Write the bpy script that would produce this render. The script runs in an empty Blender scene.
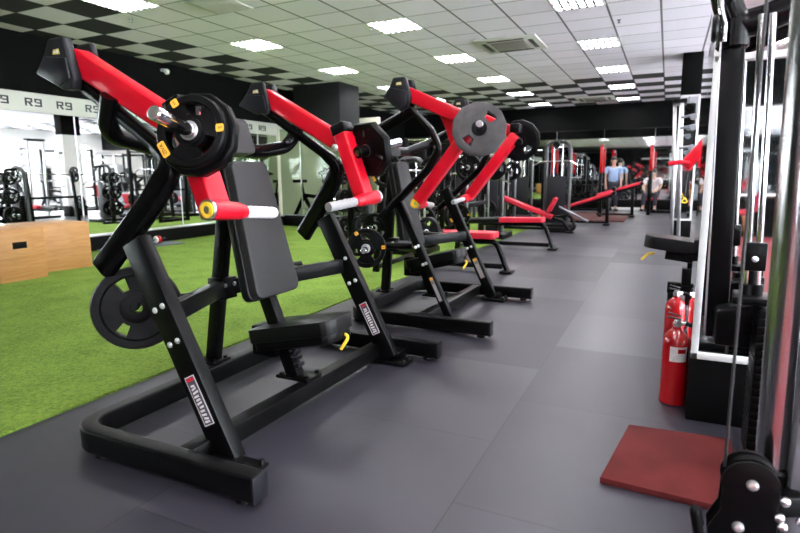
import bpy, bmesh, math, random
from mathutils import Vector, Matrix
random.seed(7)
PI = math.pi
V = Vector
SC = bpy.context.scene
COL = SC.collection

# ------------------------------------------------------------------ materials
def mat(name, col, rough=0.5, metal=0.0, spec=0.5, coat=0.0, bump=0.0, bscale=200.0, var=0.0, vscale=6.0, trans=0.0):
    m = bpy.data.materials.new(name); m.use_nodes = True
    nt = m.node_tree; b = nt.nodes['Principled BSDF']
    b.inputs['Base Color'].default_value = (*col, 1)
    b.inputs['Roughness'].default_value = rough
    b.inputs['Metallic'].default_value = metal
    b.inputs['Specular IOR Level'].default_value = spec
    b.inputs['Coat Weight'].default_value = coat
    if bump or var:
        tc = nt.nodes.new('ShaderNodeTexCoord')
    if bump:
        n = nt.nodes.new('ShaderNodeTexNoise'); n.inputs['Scale'].default_value = bscale
        n.inputs['Detail'].default_value = 3
        nt.links.new(tc.outputs['Object'], n.inputs['Vector'])
        bp = nt.nodes.new('ShaderNodeBump'); bp.inputs['Strength'].default_value = bump
        bp.inputs['Distance'].default_value = 0.002
        nt.links.new(n.outputs['Fac'], bp.inputs['Height']); nt.links.new(bp.outputs['Normal'], b.inputs['Normal'])
    if var:
        n2 = nt.nodes.new('ShaderNodeTexNoise'); n2.inputs['Scale'].default_value = vscale; n2.inputs['Detail'].default_value = 4
        nt.links.new(tc.outputs['Object'], n2.inputs['Vector'])
        r = nt.nodes.new('ShaderNodeValToRGB')
        r.color_ramp.elements[0].color = (*[max(0, c * (1 - var)) for c in col], 1)
        r.color_ramp.elements[1].color = (*[min(1, c * (1 + var)) for c in col], 1)
        r.color_ramp.elements[0].position = .3; r.color_ramp.elements[1].position = .7
        nt.links.new(n2.outputs['Fac'], r.inputs['Fac']); nt.links.new(r.outputs['Color'], b.inputs['Base Color'])
    return m

def emit(name, col, s):
    m = bpy.data.materials.new(name); m.use_nodes = True
    nt = m.node_tree; b = nt.nodes['Principled BSDF']
    b.inputs['Base Color'].default_value = (.8, .8, .8, 1)
    b.inputs['Emission Color'].default_value = (*col, 1); b.inputs['Emission Strength'].default_value = s
    return m

M = {}
M['steel'] = mat('black_powder_coat', (.0022, .0022, .0025), .34, bump=.12, bscale=900, spec=.14)
M['gloss'] = mat('gloss_black_tube', (.002, .002, .0022), .24, spec=.2)
M['plastic'] = mat('dark_plastic', (.009, .009, .012), .42, spec=.25)
M['rubber'] = mat('black_rubber', (.0022, .0022, .0025), .42, bump=.2, bscale=500, spec=.12)
M['greyplate'] = mat('worn_rubber', (.045, .042, .043), .55, var=.25, vscale=14)
M['red'] = mat('red_gloss_paint', (.55, .003, .016), .30, spec=.4)
M['redpad'] = mat('red_vinyl', (.44, .012, .030), .45, spec=.3)
M['leather'] = mat('dark_vinyl', (.018, .0175, .018), .48, bump=.25, bscale=600, spec=.3)
M['leather2'] = mat('black_vinyl', (.003, .003, .0035), .36, bump=.2, bscale=600, spec=.25)
M['chrome'] = mat('chrome', (.78, .78, .80), .12, metal=1)
M['darkchrome'] = mat('dark_chrome', (.42, .41, .42), .2, metal=1)
M['towergrey'] = mat('dark_grey_frame_paint', (.055, .056, .06), .3, metal=.3)
M['silver'] = mat('brushed_silver', (.62, .62, .64), .32, metal=1)
M['greymetal'] = mat('grey_metal_paint', (.22, .23, .26), .35, metal=.4)
M['bolt'] = mat('zinc_bolt', (.75, .75, .76), .3, metal=.8)
M['yellow'] = mat('yellow_plastic', (.85, .55, .03), .4)
M['label'] = mat('orange_label', (.90, .42, .03), .45)
M['white'] = mat('white_paint', (.80, .80, .80), .45)
M['offwhite'] = mat('offwhite_panel', (.55, .55, .49), .5)
M['tape'] = mat('white_grip_tape', (.72, .70, .70), .8, bump=.6, bscale=60)
M['greygrip'] = mat('grey_rubber_grip', (.27, .265, .27), .6)
M['ink'] = mat('black_ink', (.02, .02, .022), .5)
M['wallblack'] = mat('black_wall_paint', (.0028, .003, .003), .7, spec=.06, bump=.05, bscale=60)
M['wallgrey'] = mat('charcoal_paint', (.012, .0125, .014), .55, spec=.2)
M['wallwhite'] = mat('white_wall_paint', (.86, .855, .83), .7)
M['beige'] = mat('beige_wall_paint', (.72, .69, .58), .7)
M['basebl'] = mat('black_skirting', (.002, .002, .0022), .5, spec=.1)
M['wood'] = None
M['matred'] = mat('maroon_rubber_mat', (.10, .014, .014), .8, spec=.15, bump=.5, bscale=350, var=.22, vscale=5)
M['matgrey'] = mat('grey_exercise_mat', (.10, .115, .13), .6)
M['redfloor'] = mat('red_rubber_floor', (.22, .025, .035), .6, var=.12, vscale=3)
M['extred'] = mat('extinguisher_red', (.38, .003, .007), .25, coat=.6)
M['paper'] = mat('paper_label', (.70, .66, .66), .6, var=.15, vscale=40)
M['skin'] = mat('skin', (.50, .30, .22), .5)
M['bluecloth'] = mat('light_blue_cloth', (.32, .45, .68), .8)
M['whitecloth'] = mat('pale_cloth', (.72, .66, .68), .8)
M['darkcloth'] = mat('dark_cloth', (.03, .03, .045), .85)
M['hair'] = mat('dark_hair', (.015, .012, .010), .6)
M['alu'] = mat('aluminium_louver', (.05, .05, .058), .45, metal=.0)
M['acwhite'] = mat('air_conditioner_plastic', (.50, .49, .44), .5)
M['acdark'] = mat('air_grille', (.22, .21, .18), .6)
M['shroud'] = mat('pale_grey_shroud', (.42, .43, .45), .45)
M['leg_wood'] = mat('beech_leg', (.55, .30, .14), .5)
M['lamp'] = emit('lamp_tube', (1.0, .985, 1.0), 32.0)
M['decal'] = mat('logo_yellow', (.62, .52, .12), .5)

def mirror_mat(name, col, r=.015):
    return mat(name, col, r, metal=1.0)
M['mirror'] = mirror_mat('mirror_glass', (.87, .90, .86))
M['mirror2'] = mirror_mat('mirror_glass_far', (.80, .83, .82), .03)

def glass_mat():
    m = bpy.data.materials.new('clear_glass'); m.use_nodes = True
    nt = m.node_tree; nt.nodes.clear()
    o = nt.nodes.new('ShaderNodeOutputMaterial'); mx = nt.nodes.new('ShaderNodeMixShader')
    t = nt.nodes.new('ShaderNodeBsdfTransparent'); t.inputs[0].default_value = (.70, .75, .68, 1)
    g = nt.nodes.new('ShaderNodeBsdfGlossy'); g.inputs['Roughness'].default_value = .02
    mx.inputs[0].default_value = .012
    nt.links.new(t.outputs[0], mx.inputs[1]); nt.links.new(g.outputs[0], mx.inputs[2]); nt.links.new(mx.outputs[0], o.inputs[0])
    return m
M['glass'] = glass_mat()
M['palefloor'] = mat('pale_floor', (.55, .55, .55), .4)

def node_math(nt, op, a, b=None):
    n = nt.nodes.new('ShaderNodeMath'); n.operation = op
    for k, v in enumerate((a, b)):
        if v is None: continue
        if isinstance(v, (int, float)): n.inputs[k].default_value = v
        else: nt.links.new(v, n.inputs[k])
    return n.outputs[0]

TX, TY, TS = -.206, 7.464, .6          # ceiling grid origin and tile size (object coordinates = world)
def ceiling_mat():
    m = bpy.data.materials.new('ceiling_tiles'); m.use_nodes = True
    nt = m.node_tree; b = nt.nodes['Principled BSDF']; b.inputs['Roughness'].default_value = .85
    tc = nt.nodes.new('ShaderNodeTexCoord'); sp = nt.nodes.new('ShaderNodeSeparateXYZ')
    nt.links.new(tc.outputs['Object'], sp.inputs[0])
    u = node_math(nt, 'DIVIDE', node_math(nt, 'SUBTRACT', sp.outputs[0], TX), TS)
    v = node_math(nt, 'DIVIDE', node_math(nt, 'SUBTRACT', sp.outputs[1], TY), TS)
    iu = node_math(nt, 'FLOOR', u); iv = node_math(nt, 'FLOOR', v)
    fu = node_math(nt, 'ABSOLUTE', node_math(nt, 'SUBTRACT', node_math(nt, 'SUBTRACT', u, iu), .5))
    fv = node_math(nt, 'ABSOLUTE', node_math(nt, 'SUBTRACT', node_math(nt, 'SUBTRACT', v, iv), .5))
    line = node_math(nt, 'GREATER_THAN', node_math(nt, 'MAXIMUM', fu, fv), .482)
    lu = node_math(nt, 'GREATER_THAN', fu, .478)
    # checker of black tiles: beside the left wall and across the far end
    par = node_math(nt, 'MODULO', node_math(nt, 'ADD', node_math(nt, 'ADD', iu, iv), 201), 2)
    left = node_math(nt, 'MAXIMUM', node_math(nt, 'LESS_THAN', iu, -11.5), node_math(nt, 'MULTIPLY', node_math(nt, 'LESS_THAN', iu, -10.5), node_math(nt, 'LESS_THAN', iv, -4.5)))
    far = node_math(nt, 'MULTIPLY', node_math(nt, 'GREATER_THAN', iv, 8.5), node_math(nt, 'LESS_THAN', iv, 17.5))
    zone = node_math(nt, 'MAXIMUM', left, far)
    chk = node_math(nt, 'MULTIPLY', zone, par)
    ns = nt.nodes.new('ShaderNodeTexWhiteNoise'); cb = nt.nodes.new('ShaderNodeCombineXYZ')
    nt.links.new(iu, cb.inputs[0]); nt.links.new(iv, cb.inputs[1]); nt.links.new(cb.outputs[0], ns.inputs[0])
    mr = nt.nodes.new('ShaderNodeMapRange'); nt.links.new(ns.outputs['Value'], mr.inputs[0]); mr.inputs[3].default_value = .93; mr.inputs[4].default_value = 1.03
    c0 = nt.nodes.new('ShaderNodeMix'); c0.data_type = 'RGBA'; c0.blend_type = 'MULTIPLY'; c0.inputs[0].default_value = 1
    c0.inputs[6].default_value = (.83, .785, .85, 1)
    nt.links.new(mr.outputs[0], c0.inputs[7])
    c1 = nt.nodes.new('ShaderNodeMix'); c1.data_type = 'RGBA'; nt.links.new(line, c1.inputs[0])
    nt.links.new(c0.outputs[2], c1.inputs[6]); c1.inputs[7].default_value = (.30, .30, .29, 1)
    c3 = nt.nodes.new('ShaderNodeMix'); c3.data_type = 'RGBA'; nt.links.new(lu, c3.inputs[0])
    nt.links.new(c1.outputs[2], c3.inputs[6]); c3.inputs[7].default_value = (.13, .13, .13, 1)
    c2 = nt.nodes.new('ShaderNodeMix'); c2.data_type = 'RGBA'; nt.links.new(chk, c2.inputs[0])
    nt.links.new(c3.outputs[2], c2.inputs[6]); c2.inputs[7].default_value = (.005, .005, .006, 1)
    nt.links.new(c2.outputs[2], b.inputs['Base Color'])
    return m
M['ceiling'] = ceiling_mat()

def floor_mat():
    m = bpy.data.materials.new('rubber_floor_tiles'); m.use_nodes = True
    nt = m.node_tree; b = nt.nodes['Principled BSDF']
    tc = nt.nodes.new('ShaderNodeTexCoord'); sp = nt.nodes.new('ShaderNodeSeparateXYZ')
    nt.links.new(tc.outputs['Object'], sp.inputs[0])
    u = node_math(nt, 'ADD', sp.outputs[0], .62); v = node_math(nt, 'ADD', sp.outputs[1], .3)
    iu = node_math(nt, 'FLOOR', u)
    v = node_math(nt, 'ADD', v, node_math(nt, 'MULTIPLY', iu, .5))
    iv = node_math(nt, 'FLOOR', v)
    fu = node_math(nt, 'ABSOLUTE', node_math(nt, 'SUBTRACT', node_math(nt, 'SUBTRACT', u, iu), .5))
    fv = node_math(nt, 'ABSOLUTE', node_math(nt, 'SUBTRACT', node_math(nt, 'SUBTRACT', v, iv), .5))
    line = node_math(nt, 'GREATER_THAN', node_math(nt, 'MAXIMUM', fu, fv), .4965)
    ns = nt.nodes.new('ShaderNodeTexWhiteNoise'); cb = nt.nodes.new('ShaderNodeCombineXYZ')
    nt.links.new(iu, cb.inputs[0]); nt.links.new(iv, cb.inputs[1]); nt.links.new(cb.outputs[0], ns.inputs[0])
    n1 = nt.nodes.new('ShaderNodeTexNoise'); n1.inputs['Scale'].default_value = 1.7; n1.inputs['Detail'].default_value = 6; n1.inputs['Roughness'].default_value = .65
    nt.links.new(tc.outputs['Object'], n1.inputs[0])
    n2 = nt.nodes.new('ShaderNodeTexNoise'); n2.inputs['Scale'].default_value = 260; n2.inputs['Detail'].default_value = 2
    nt.links.new(tc.outputs['Object'], n2.inputs[0])
    s = node_math(nt, 'ADD', node_math(nt, 'MULTIPLY', ns.outputs['Value'], .36), node_math(nt, 'MULTIPLY', n1.outputs['Fac'], .8))
    r = nt.nodes.new('ShaderNodeValToRGB'); nt.links.new(s, r.inputs['Fac'])
    r.color_ramp.elements[0].position = .25; r.color_ramp.elements[0].color = (.0135, .0127, .0185, 1)
    r.color_ramp.elements[1].position = .95; r.color_ramp.elements[1].color = (.0310, .0292, .0400, 1)
    c = nt.nodes.new('ShaderNodeMix'); c.data_type = 'RGBA'; nt.links.new(line, c.inputs[0])
    nt.links.new(r.outputs[0], c.inputs[6]); c.inputs[7].default_value = (.006, .006, .007, 1)
    nt.links.new(c.outputs[2], b.inputs['Base Color'])
    n3 = nt.nodes.new('ShaderNodeTexNoise'); n3.inputs['Scale'].default_value = .9; n3.inputs['Detail'].default_value = 2
    nt.links.new(tc.outputs['Object'], n3.inputs[0])
    mr = nt.nodes.new('ShaderNodeMapRange'); nt.links.new(node_math(nt, 'ADD', node_math(nt, 'MULTIPLY', ns.outputs['Value'], .6), node_math(nt, 'MULTIPLY', n3.outputs['Fac'], .4)), mr.inputs[0])
    mr.inputs[1].default_value = .1; mr.inputs[2].default_value = .8; mr.inputs[3].default_value = .46; mr.inputs[4].default_value = .36
    nt.links.new(mr.outputs[0], b.inputs['Roughness'])
    bp = nt.nodes.new('ShaderNodeBump'); bp.inputs['Strength'].default_value = .25; bp.inputs['Distance'].default_value = .0015
    nt.links.new(node_math(nt, 'SUBTRACT', n2.outputs['Fac'], node_math(nt, 'MULTIPLY', line, 2)), bp.inputs['Height'])
    nt.links.new(bp.outputs[0], b.inputs['Normal'])
    b.inputs['Specular IOR Level'].default_value = .5; b.inputs['Specular Tint'].default_value = (.95, .94, 1, 1)
    return m
M['floor'] = floor_mat()

def turf_mat():
    m = bpy.data.materials.new('artificial_turf'); m.use_nodes = True
    nt = m.node_tree; b = nt.nodes['Principled BSDF']; b.inputs['Roughness'].default_value = .9
    b.inputs['Specular IOR Level'].default_value = .15
    tc = nt.nodes.new('ShaderNodeTexCoord')
    n1 = nt.nodes.new('ShaderNodeTexNoise'); n1.inputs['Scale'].default_value = 48; n1.inputs['Detail'].default_value = 5; n1.inputs['Roughness'].default_value = .8
    n2 = nt.nodes.new('ShaderNodeTexNoise'); n2.inputs['Scale'].default_value = 3.0; n2.inputs['Detail'].default_value = 3
    for n in (n1, n2): nt.links.new(tc.outputs['Object'], n.inputs[0])
    s = node_math(nt, 'ADD', node_math(nt, 'MULTIPLY', n1.outputs['Fac'], 1.15), node_math(nt, 'MULTIPLY', n2.outputs['Fac'], .35))
    r = nt.nodes.new('ShaderNodeValToRGB'); nt.links.new(s, r.inputs['Fac'])
    r.color_ramp.elements[0].position = .50; r.color_ramp.elements[0].color = (.052, .112, .010, 1)
    r.color_ramp.elements[1].position = 1.0; r.color_ramp.elements[1].color = (.235, .355, .060, 1)
    nt.links.new(r.outputs[0], b.inputs['Base Color'])
    bp = nt.nodes.new('ShaderNodeBump'); bp.inputs['Strength'].default_value = .8; bp.inputs['Distance'].default_value = .012
    nt.links.new(n1.outputs['Fac'], bp.inputs['Height']); nt.links.new(bp.outputs[0], b.inputs['Normal'])
    return m
M['turf'] = turf_mat()

def wood_mat():
    m = bpy.data.materials.new('birch_plywood'); m.use_nodes = True
    nt = m.node_tree; b = nt.nodes['Principled BSDF']; b.inputs['Roughness'].default_value = .5
    tc = nt.nodes.new('ShaderNodeTexCoord'); mp = nt.nodes.new('ShaderNodeMapping'); mp.inputs['Scale'].default_value = (2, 2, 16)
    n = nt.nodes.new('ShaderNodeTexNoise'); n.inputs['Scale'].default_value = 2.2; n.inputs['Detail'].default_value = 6; n.inputs['Distortion'].default_value = .6
    nt.links.new(tc.outputs['Object'], mp.inputs[0]); nt.links.new(mp.outputs[0], n.inputs[0])
    r = nt.nodes.new('ShaderNodeValToRGB'); nt.links.new(n.outputs['Fac'], r.inputs['Fac'])
    r.color_ramp.elements[0].position = .3; r.color_ramp.elements[0].color = (.40, .18, .050, 1)
    r.color_ramp.elements[1].position = .7; r.color_ramp.elements[1].color = (.50, .255, .085, 1)
    nt.links.new(r.outputs[0], b.inputs['Base Color'])
    return m
M['wood'] = wood_mat()

# ------------------------------------------------------------------ geometry helpers
def fillet(pts, r, n=6):
    pts = [V(p) for p in pts]; out = [pts[0]]
    rs = r if isinstance(r, (list, tuple)) else [r] * len(pts)
    for i in range(1, len(pts) - 1):
        a, p, c = pts[i - 1], pts[i], pts[i + 1]
        d1 = (a - p); d2 = (c - p); l1, l2 = d1.length, d2.length
        d1.normalize(); d2.normalize()
        ang = d1.angle(d2)
        if ang > PI - .02 or rs[i] <= 0: out.append(p); continue
        t = min(rs[i] / math.tan(ang / 2), l1 * .49, l2 * .49)
        rr = t * math.tan(ang / 2)
        ctr = p + (d1 + d2).normalized() * (rr / math.sin(ang / 2))
        s = p + d1 * t; e = p + d2 * t
        vs, ve = s - ctr, e - ctr
        tot = vs.angle(ve); ax = vs.cross(ve).normalized()
        for k in range(n + 1):
            out.append(ctr + Matrix.Rotation(tot * k / n, 3, ax) @ vs)
    out.append(pts[-1]); return out

def frame_of(d, up=None):
    d = V(d).normalized()
    u = V(up) if up is not None else V((0, 0, 1))
    if abs(d.dot(u)) > .99: u = V((1, 0, 0)) if abs(d.x) < .9 else V((0, 1, 0))
    s = u.cross(d).normalized(); u = d.cross(s).normalized()
    return s, u, d

class G:
    def __init__(self): self.bm = bmesh.new()
    def _add(self, verts, faces):
        vs = [self.bm.verts.new(v) for v in verts]
        out = []
        for f in faces:
            try: out.append(self.bm.faces.new([vs[i] for i in f]))
            except ValueError: pass
        return vs, out
    def hull_bevel(self, faces, bev, seg=2, edges=None):
        if bev <= 0: return
        es = edges if edges is not None else list({e for f in faces for e in f.edges})
        bmesh.ops.bevel(self.bm, geom=es, offset=bev, segments=seg, profile=.5, affect='EDGES', clamp_overlap=True)
    def box(self, c, size, rot=None, bev=.004, seg=2):
        c = V(c); hx, hy, hz = [s / 2 for s in size]
        pts = [V((x, y, z)) for x in (-hx, hx) for y in (-hy, hy) for z in (-hz, hz)]
        if rot is not None: pts = [rot @ p for p in pts]
        vs, fs = self._add([p + c for p in pts], [(0, 1, 3, 2), (4, 6, 7, 5), (0, 4, 5, 1), (2, 3, 7, 6), (0, 2, 6, 4), (1, 5, 7, 3)])
        self.hull_bevel(fs, bev, seg); return self
    def bar(self, p0, p1, w, d, up=(0, 0, 1), bev=.006, seg=2):
        """rectangular tube p0->p1; w across (side), d along up"""
        p0, p1 = V(p0), V(p1); s, u, t = frame_of(p1 - p0, up)
        pts = []
        for p in (p0, p1):
            for a, b in ((-1, -1), (1, -1), (1, 1), (-1, 1)): pts.append(p + s * (a * w / 2) + u * (b * d / 2))
        vs, fs = self._add(pts, [(3, 2, 1, 0), (4, 5, 6, 7), (0, 1, 5, 4), (1, 2, 6, 5), (2, 3, 7, 6), (3, 0, 4, 7)])
        self.hull_bevel(fs, bev, seg); return self
    def sweep(self, path, w, d, nrm, rc=.35, scale=None, n=4):
        """rounded rect section: w in the plane of the path, d along nrm"""
        path = [V(p) for p in path]; nrm = V(nrm).normalized(); N = len(path)
        sec = []
        r = min(w, d) * rc
        for cx, cy, a0 in ((w / 2 - r, d / 2 - r, 0), (-w / 2 + r, d / 2 - r, 90), (-w / 2 + r, -d / 2 + r, 180), (w / 2 - r, -d / 2 + r, 270)):
            for k in range(n):
                a = math.radians(a0 + 90 * k / (n - 1)); sec.append((cx + r * math.cos(a), cy + r * math.sin(a)))
        rings = []
        for i, p in enumerate(path):
            t = (path[min(i + 1, N - 1)] - path[max(i - 1, 0)]).normalized()
            s = nrm.cross(t).normalized(); k = scale[i] if scale else 1
            m = 1
            if 0 < i < N - 1:
                t1 = (path[i] - path[i - 1]).normalized(); m = 1 / max(.5, t1.dot(t))
            rings.append([p + s * (a * k * m) + nrm * b for a, b in sec])
        L = len(sec); faces = []
        for i in range(N - 1):
            for j in range(L):
                faces.append((i * L + j, i * L + (j + 1) % L, (i + 1) * L + (j + 1) % L, (i + 1) * L + j))
        faces.append(tuple(range(L - 1, -1, -1))); faces.append(tuple((N - 1) * L + j for j in range(L)))
        self._add([v for r_ in rings for v in r_], faces); return self
    def tube(self, path, r, n=14, rad=None):
        path = [V(p) for p in path]; N = len(path); verts = []
        t = (path[1] - path[0]).normalized(); s, u, _ = frame_of(t)
        for i, p in enumerate(path):
            t2 = (path[min(i + 1, N - 1)] - path[max(i - 1, 0)]).normalized()
            q = t.rotation_difference(t2); s = q @ s; u = q @ u; t = t2
            rr = rad[i] if rad else r
            for k in range(n):
                a = 2 * PI * k / n; verts.append(p + s * (rr * math.cos(a)) + u * (rr * math.sin(a)))
        faces = [(i * n + j, i * n + (j + 1) % n, (i + 1) * n + (j + 1) % n, (i + 1) * n + j) for i in range(N - 1) for j in range(n)]
        faces += [tuple(range(n - 1, -1, -1)), tuple((N - 1) * n + j for j in range(n))]
        self._add(verts, faces); return self
    def cyl(self, p0, p1, r0, r1=None, n=24, bev=0.0):
        p0, p1 = V(p0), V(p1); r1 = r0 if r1 is None else r1
        L = (p1 - p0).length; b = min(bev, L * .4, r0 * .5)
        prof = [(r0 - b, 0), (r0, b), (r1, L - b), (r1 - b, L)] if b > 0 else [(r0, 0), (r1, L)]
        return self.lathe(prof, p0, p1 - p0, n)
    def lathe(self, prof, o, axis, n=28, phase=0.0):
        o = V(o); s, u, d = frame_of(axis); verts = []; K = len(prof)
        for r, h in prof:
            for k in range(n):
                a = 2 * PI * k / n + phase; verts.append(o + d * h + s * (r * math.cos(a)) + u * (r * math.sin(a)))
        faces = [(i * n + j, i * n + (j + 1) % n, (i + 1) * n + (j + 1) % n, (i + 1) * n + j) for i in range(K - 1) for j in range(n)]
        faces += [tuple(range(n - 1, -1, -1)), tuple((K - 1) * n + j for j in range(n))]
        self._add(verts, faces); return self
    def ring(self, prof, o, axis, n=28, phase=0.0):
        """closed profile loop revolved (torus like)"""
        o = V(o); s, u, d = frame_of(axis); verts = []; K = len(prof)
        for r, h in prof:
            for k in range(n):
                a = 2 * PI * k / n + phase; verts.append(o + d * h + s * (r * math.cos(a)) + u * (r * math.sin(a)))
        faces = [(i * n + j, i * n + (j + 1) % n, ((i + 1) % K) * n + (j + 1) % n, ((i + 1) % K) * n + j) for i in range(K) for j in range(n)]
        self._add(verts, faces); return self
    def prism(self, poly, o, ex, ey, depth, bev=.004, seg=2):
        """polygon in plane (ex, ey) at o, extruded both ways by depth/2 along ex x ey"""
        o, ex, ey = V(o), V(ex).normalized(), V(ey).normalized(); nz = ex.cross(ey).normalized(); n = len(poly)
        vs = [o + ex * a + ey * b - nz * (depth / 2) for a, b in poly] + [o + ex * a + ey * b + nz * (depth / 2) for a, b in poly]
        faces = [tuple(range(n - 1, -1, -1)), tuple(range(n, 2 * n))] + [(i, (i + 1) % n, n + (i + 1) % n, n + i) for i in range(n)]
        v, fs = self._add(vs, faces)
        bmesh.ops.recalc_face_normals(self.bm, faces=fs)
        self.hull_bevel(fs, bev, seg); return self
    def sector(self, o, axis, r0, r1, a0, a1, T, n=10):
        o = V(o); s, u, d = frame_of(axis); verts = []
        for h in (-T / 2, T / 2):
            for r in (r0, r1):
                for k in range(n + 1):
                    a = a0 + (a1 - a0) * k / n; verts.append(o + d * h + s * (r * math.cos(a)) + u * (r * math.sin(a)))
        m = n + 1; f = []
        for k in range(n):
            f += [(k, k + 1, m + k + 1, m + k), (2 * m + k, 3 * m + k, 3 * m + k + 1, 2 * m + k + 1), (k, 2 * m + k, 2 * m + k + 1, k + 1), (m + k, m + k + 1, 3 * m + k + 1, 3 * m + k)]
        f += [(0, m, 3 * m, 2 * m), (n, 2 * m + n, 3 * m + n, m + n)]
        self._add(verts, f); return self
    def sphere(self, c, r, sx=1, sy=1, sz=1, n=16):
        m = Matrix.Translation(V(c)) @ Matrix.Diagonal((r * sx, r * sy, r * sz, 1))
        bmesh.ops.create_uvsphere(self.bm, u_segments=n, v_segments=max(6, n // 2), radius=1, matrix=m); return self
    def mesh(self, name, m, off=(0, 0, 0), sharp=38):
        bmesh.ops.recalc_face_normals(self.bm, faces=self.bm.faces[:])
        off = V(off)
        if off.length: bmesh.ops.translate(self.bm, verts=self.bm.verts[:], vec=-off)
        me = bpy.data.meshes.new(name); self.bm.to_mesh(me); self.bm.free()
        me.polygons.foreach_set('use_smooth', [True] * len(me.polygons))
        me.set_sharp_from_angle(angle=math.radians(sharp))
        me.materials.append(M[m] if isinstance(m, str) else m)
        return me

ORG = {}
def thing(name, label, cat, loc=(0, 0, 0), group=None, rz=0.0):
    o = bpy.data.objects.new(name, None); o.empty_display_size = .1; COL.objects.link(o)
    o.location = loc; o.rotation_euler = (0, 0, rz); o['label'] = label; o['category'] = cat
    if group: o['group'] = group
    ORG[o.name] = V(loc); return o
def part(name, g, m, parent, label=None, sharp=38):
    """geometry given in world coordinates of the (unrotated) root"""
    root = parent
    while root.parent: root = root.parent
    o = bpy.data.objects.new(name, g.mesh(name, m, ORG[root.name], sharp)); COL.objects.link(o); o.parent = parent
    if label: o['label'] = label
    return o
def solo(name, g, m, label, cat, loc=(0, 0, 0), group=None, kind=None):
    o = bpy.data.objects.new(name, g.mesh(name, m, loc)); COL.objects.link(o); o.location = loc
    if label: o['label'] = label
    if cat: o['category'] = cat
    if group: o['group'] = group
    if kind: o['kind'] = kind
    ORG[o.name] = V(loc); return o
def struct(name, g, m, parent=None, label=None):
    o = bpy.data.objects.new(name, g.mesh(name, m)); COL.objects.link(o)
    if parent: o.parent = parent
    else:
        o['kind'] = 'structure'; ORG[o.name] = V((0, 0, 0))
        o['label'] = label or name.replace('_', ' '); o['category'] = name.split('_')[0]
    return o
def dup(root, loc, label=None, group=None, rz=None):
    r = root.copy(); COL.objects.link(r); r.location = loc
    if rz is not None: r.rotation_euler = (0, 0, rz)
    if label: r['label'] = label
    if group: r['group'] = group
    ORG[r.name] = V(loc)
    for ch in [c for c in root.children]:
        c = ch.copy(); COL.objects.link(c); c.parent = r
        for gch in [k for k in ch.children]:
            d = gch.copy(); COL.objects.link(d); d.parent = c
    return r
def text_mesh(body, size, ex, ey, o, depth=.001):
    """flat lettering: returns G holding the extruded characters centred at o in plane (ex, ey)"""
    cu = bpy.data.curves.new('txt', 'FONT'); cu.body = body; cu.size = size; cu.align_x = 'CENTER'; cu.align_y = 'CENTER'
    cu.extrude = depth / 2; cu.resolution_u = 2
    ob = bpy.data.objects.new('txt', cu); COL.objects.link(ob)
    dg = bpy.context.evaluated_depsgraph_get(); dg.update()
    me = bpy.data.meshes.new_from_object(ob.evaluated_get(dg))
    bpy.data.objects.remove(ob); bpy.data.curves.remove(cu)
    ex, ey = V(ex).normalized(), V(ey).normalized(); ez = ex.cross(ey)
    mt = Matrix((ex, ey, ez)).transposed().to_4x4(); mt.translation = V(o)
    me.transform(mt)
    g = G(); g.bm.from_mesh(me); bpy.data.meshes.remove(me); return g

# ------------------------------------------------------------------ room shell
XL, XR, YB, YF, H = -8.3, 7.4, -6.3, 20.0, 3.19
g = G(); g.box(((XL + XR) / 2, (YB + YF) / 2, -.05), (XR - XL + .4, YF - YB + .4, .1), bev=0); struct('floor', g, 'floor', label='dark grey rubber gym floor')
g = G(); g.box(((XL + XR) / 2, (YB + YF) / 2, H + .05), (XR - XL + .4, YF - YB + .4, .1), bev=0); struct('ceiling', g, 'ceiling', label='suspended tile ceiling with black checker tiles')
g = G(); g.box((XL - .1, (YB + YF) / 2, H / 2), (.2, YF - YB + .4, H), bev=0); struct('wall_left', g, 'wallblack', label='black left wall above the mirror')
g = G(); g.box(((XL + XR) / 2, YF + .1, H / 2), (XR - XL, .2, H), bev=0); struct('wall_far', g, 'wallblack', label='black far wall')
g = G(); g.box(((XL + XR) / 2, YB - .1, H / 2), (XR - XL, .2, H), bev=0); struct('wall_back', g, 'wallblack', label='black wall behind the camera')
# right wall with window openings
wins = [(-3.5, -.5), (1.5, 4.5), (6.5, 9.0), (11.6, 13.4), (15.4, 17.0)]  # nearer openings are added for daylight; farthest pair shows in the left mirror
g = G(); z0, z1 = 1.0, 2.7
g.box((XR + .1, (YB + YF) / 2, z0 / 2), (.2, YF - YB + .4, z0), bev=0)
g.box((XR + .1, (YB + YF) / 2, (z1 + H) / 2), (.2, YF - YB + .4, H - z1), bev=0)
ys = [YB - .2] + [v for w in wins for v in w] + [YF + .2]
for a, b in zip(ys[0::2], ys[1::2]): g.box((XR + .1, (a + b) / 2, (z0 + z1) / 2), (.2, b - a, z1 - z0), bev=0)
struct('wall_right', g, 'wallwhite', label='white right wall with windows')
for i, (a, b) in enumerate(wins):
    g = G()
    for y in (a + .03, (a + b) / 2, b - .03): g.box((XR + .08, y, (z0 + z1) / 2), (.08, .06, z1 - z0), bev=.004)
    for z in (z0 + .03, z0 + 1.1, z1 - .03): g.box((XR + .08, (a + b) / 2, z), (.08, b - a, .06), bev=.004)
    struct('window_%d' % (i + 1), g, 'white', label='white framed window in the right wall')
g = G(); g.box((4.3, 12.2, .004), (6.2, 15.4, .008), bev=0); struct('floor_pale', g, 'palefloor', label='pale floor of the bright right half of the room')
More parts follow.
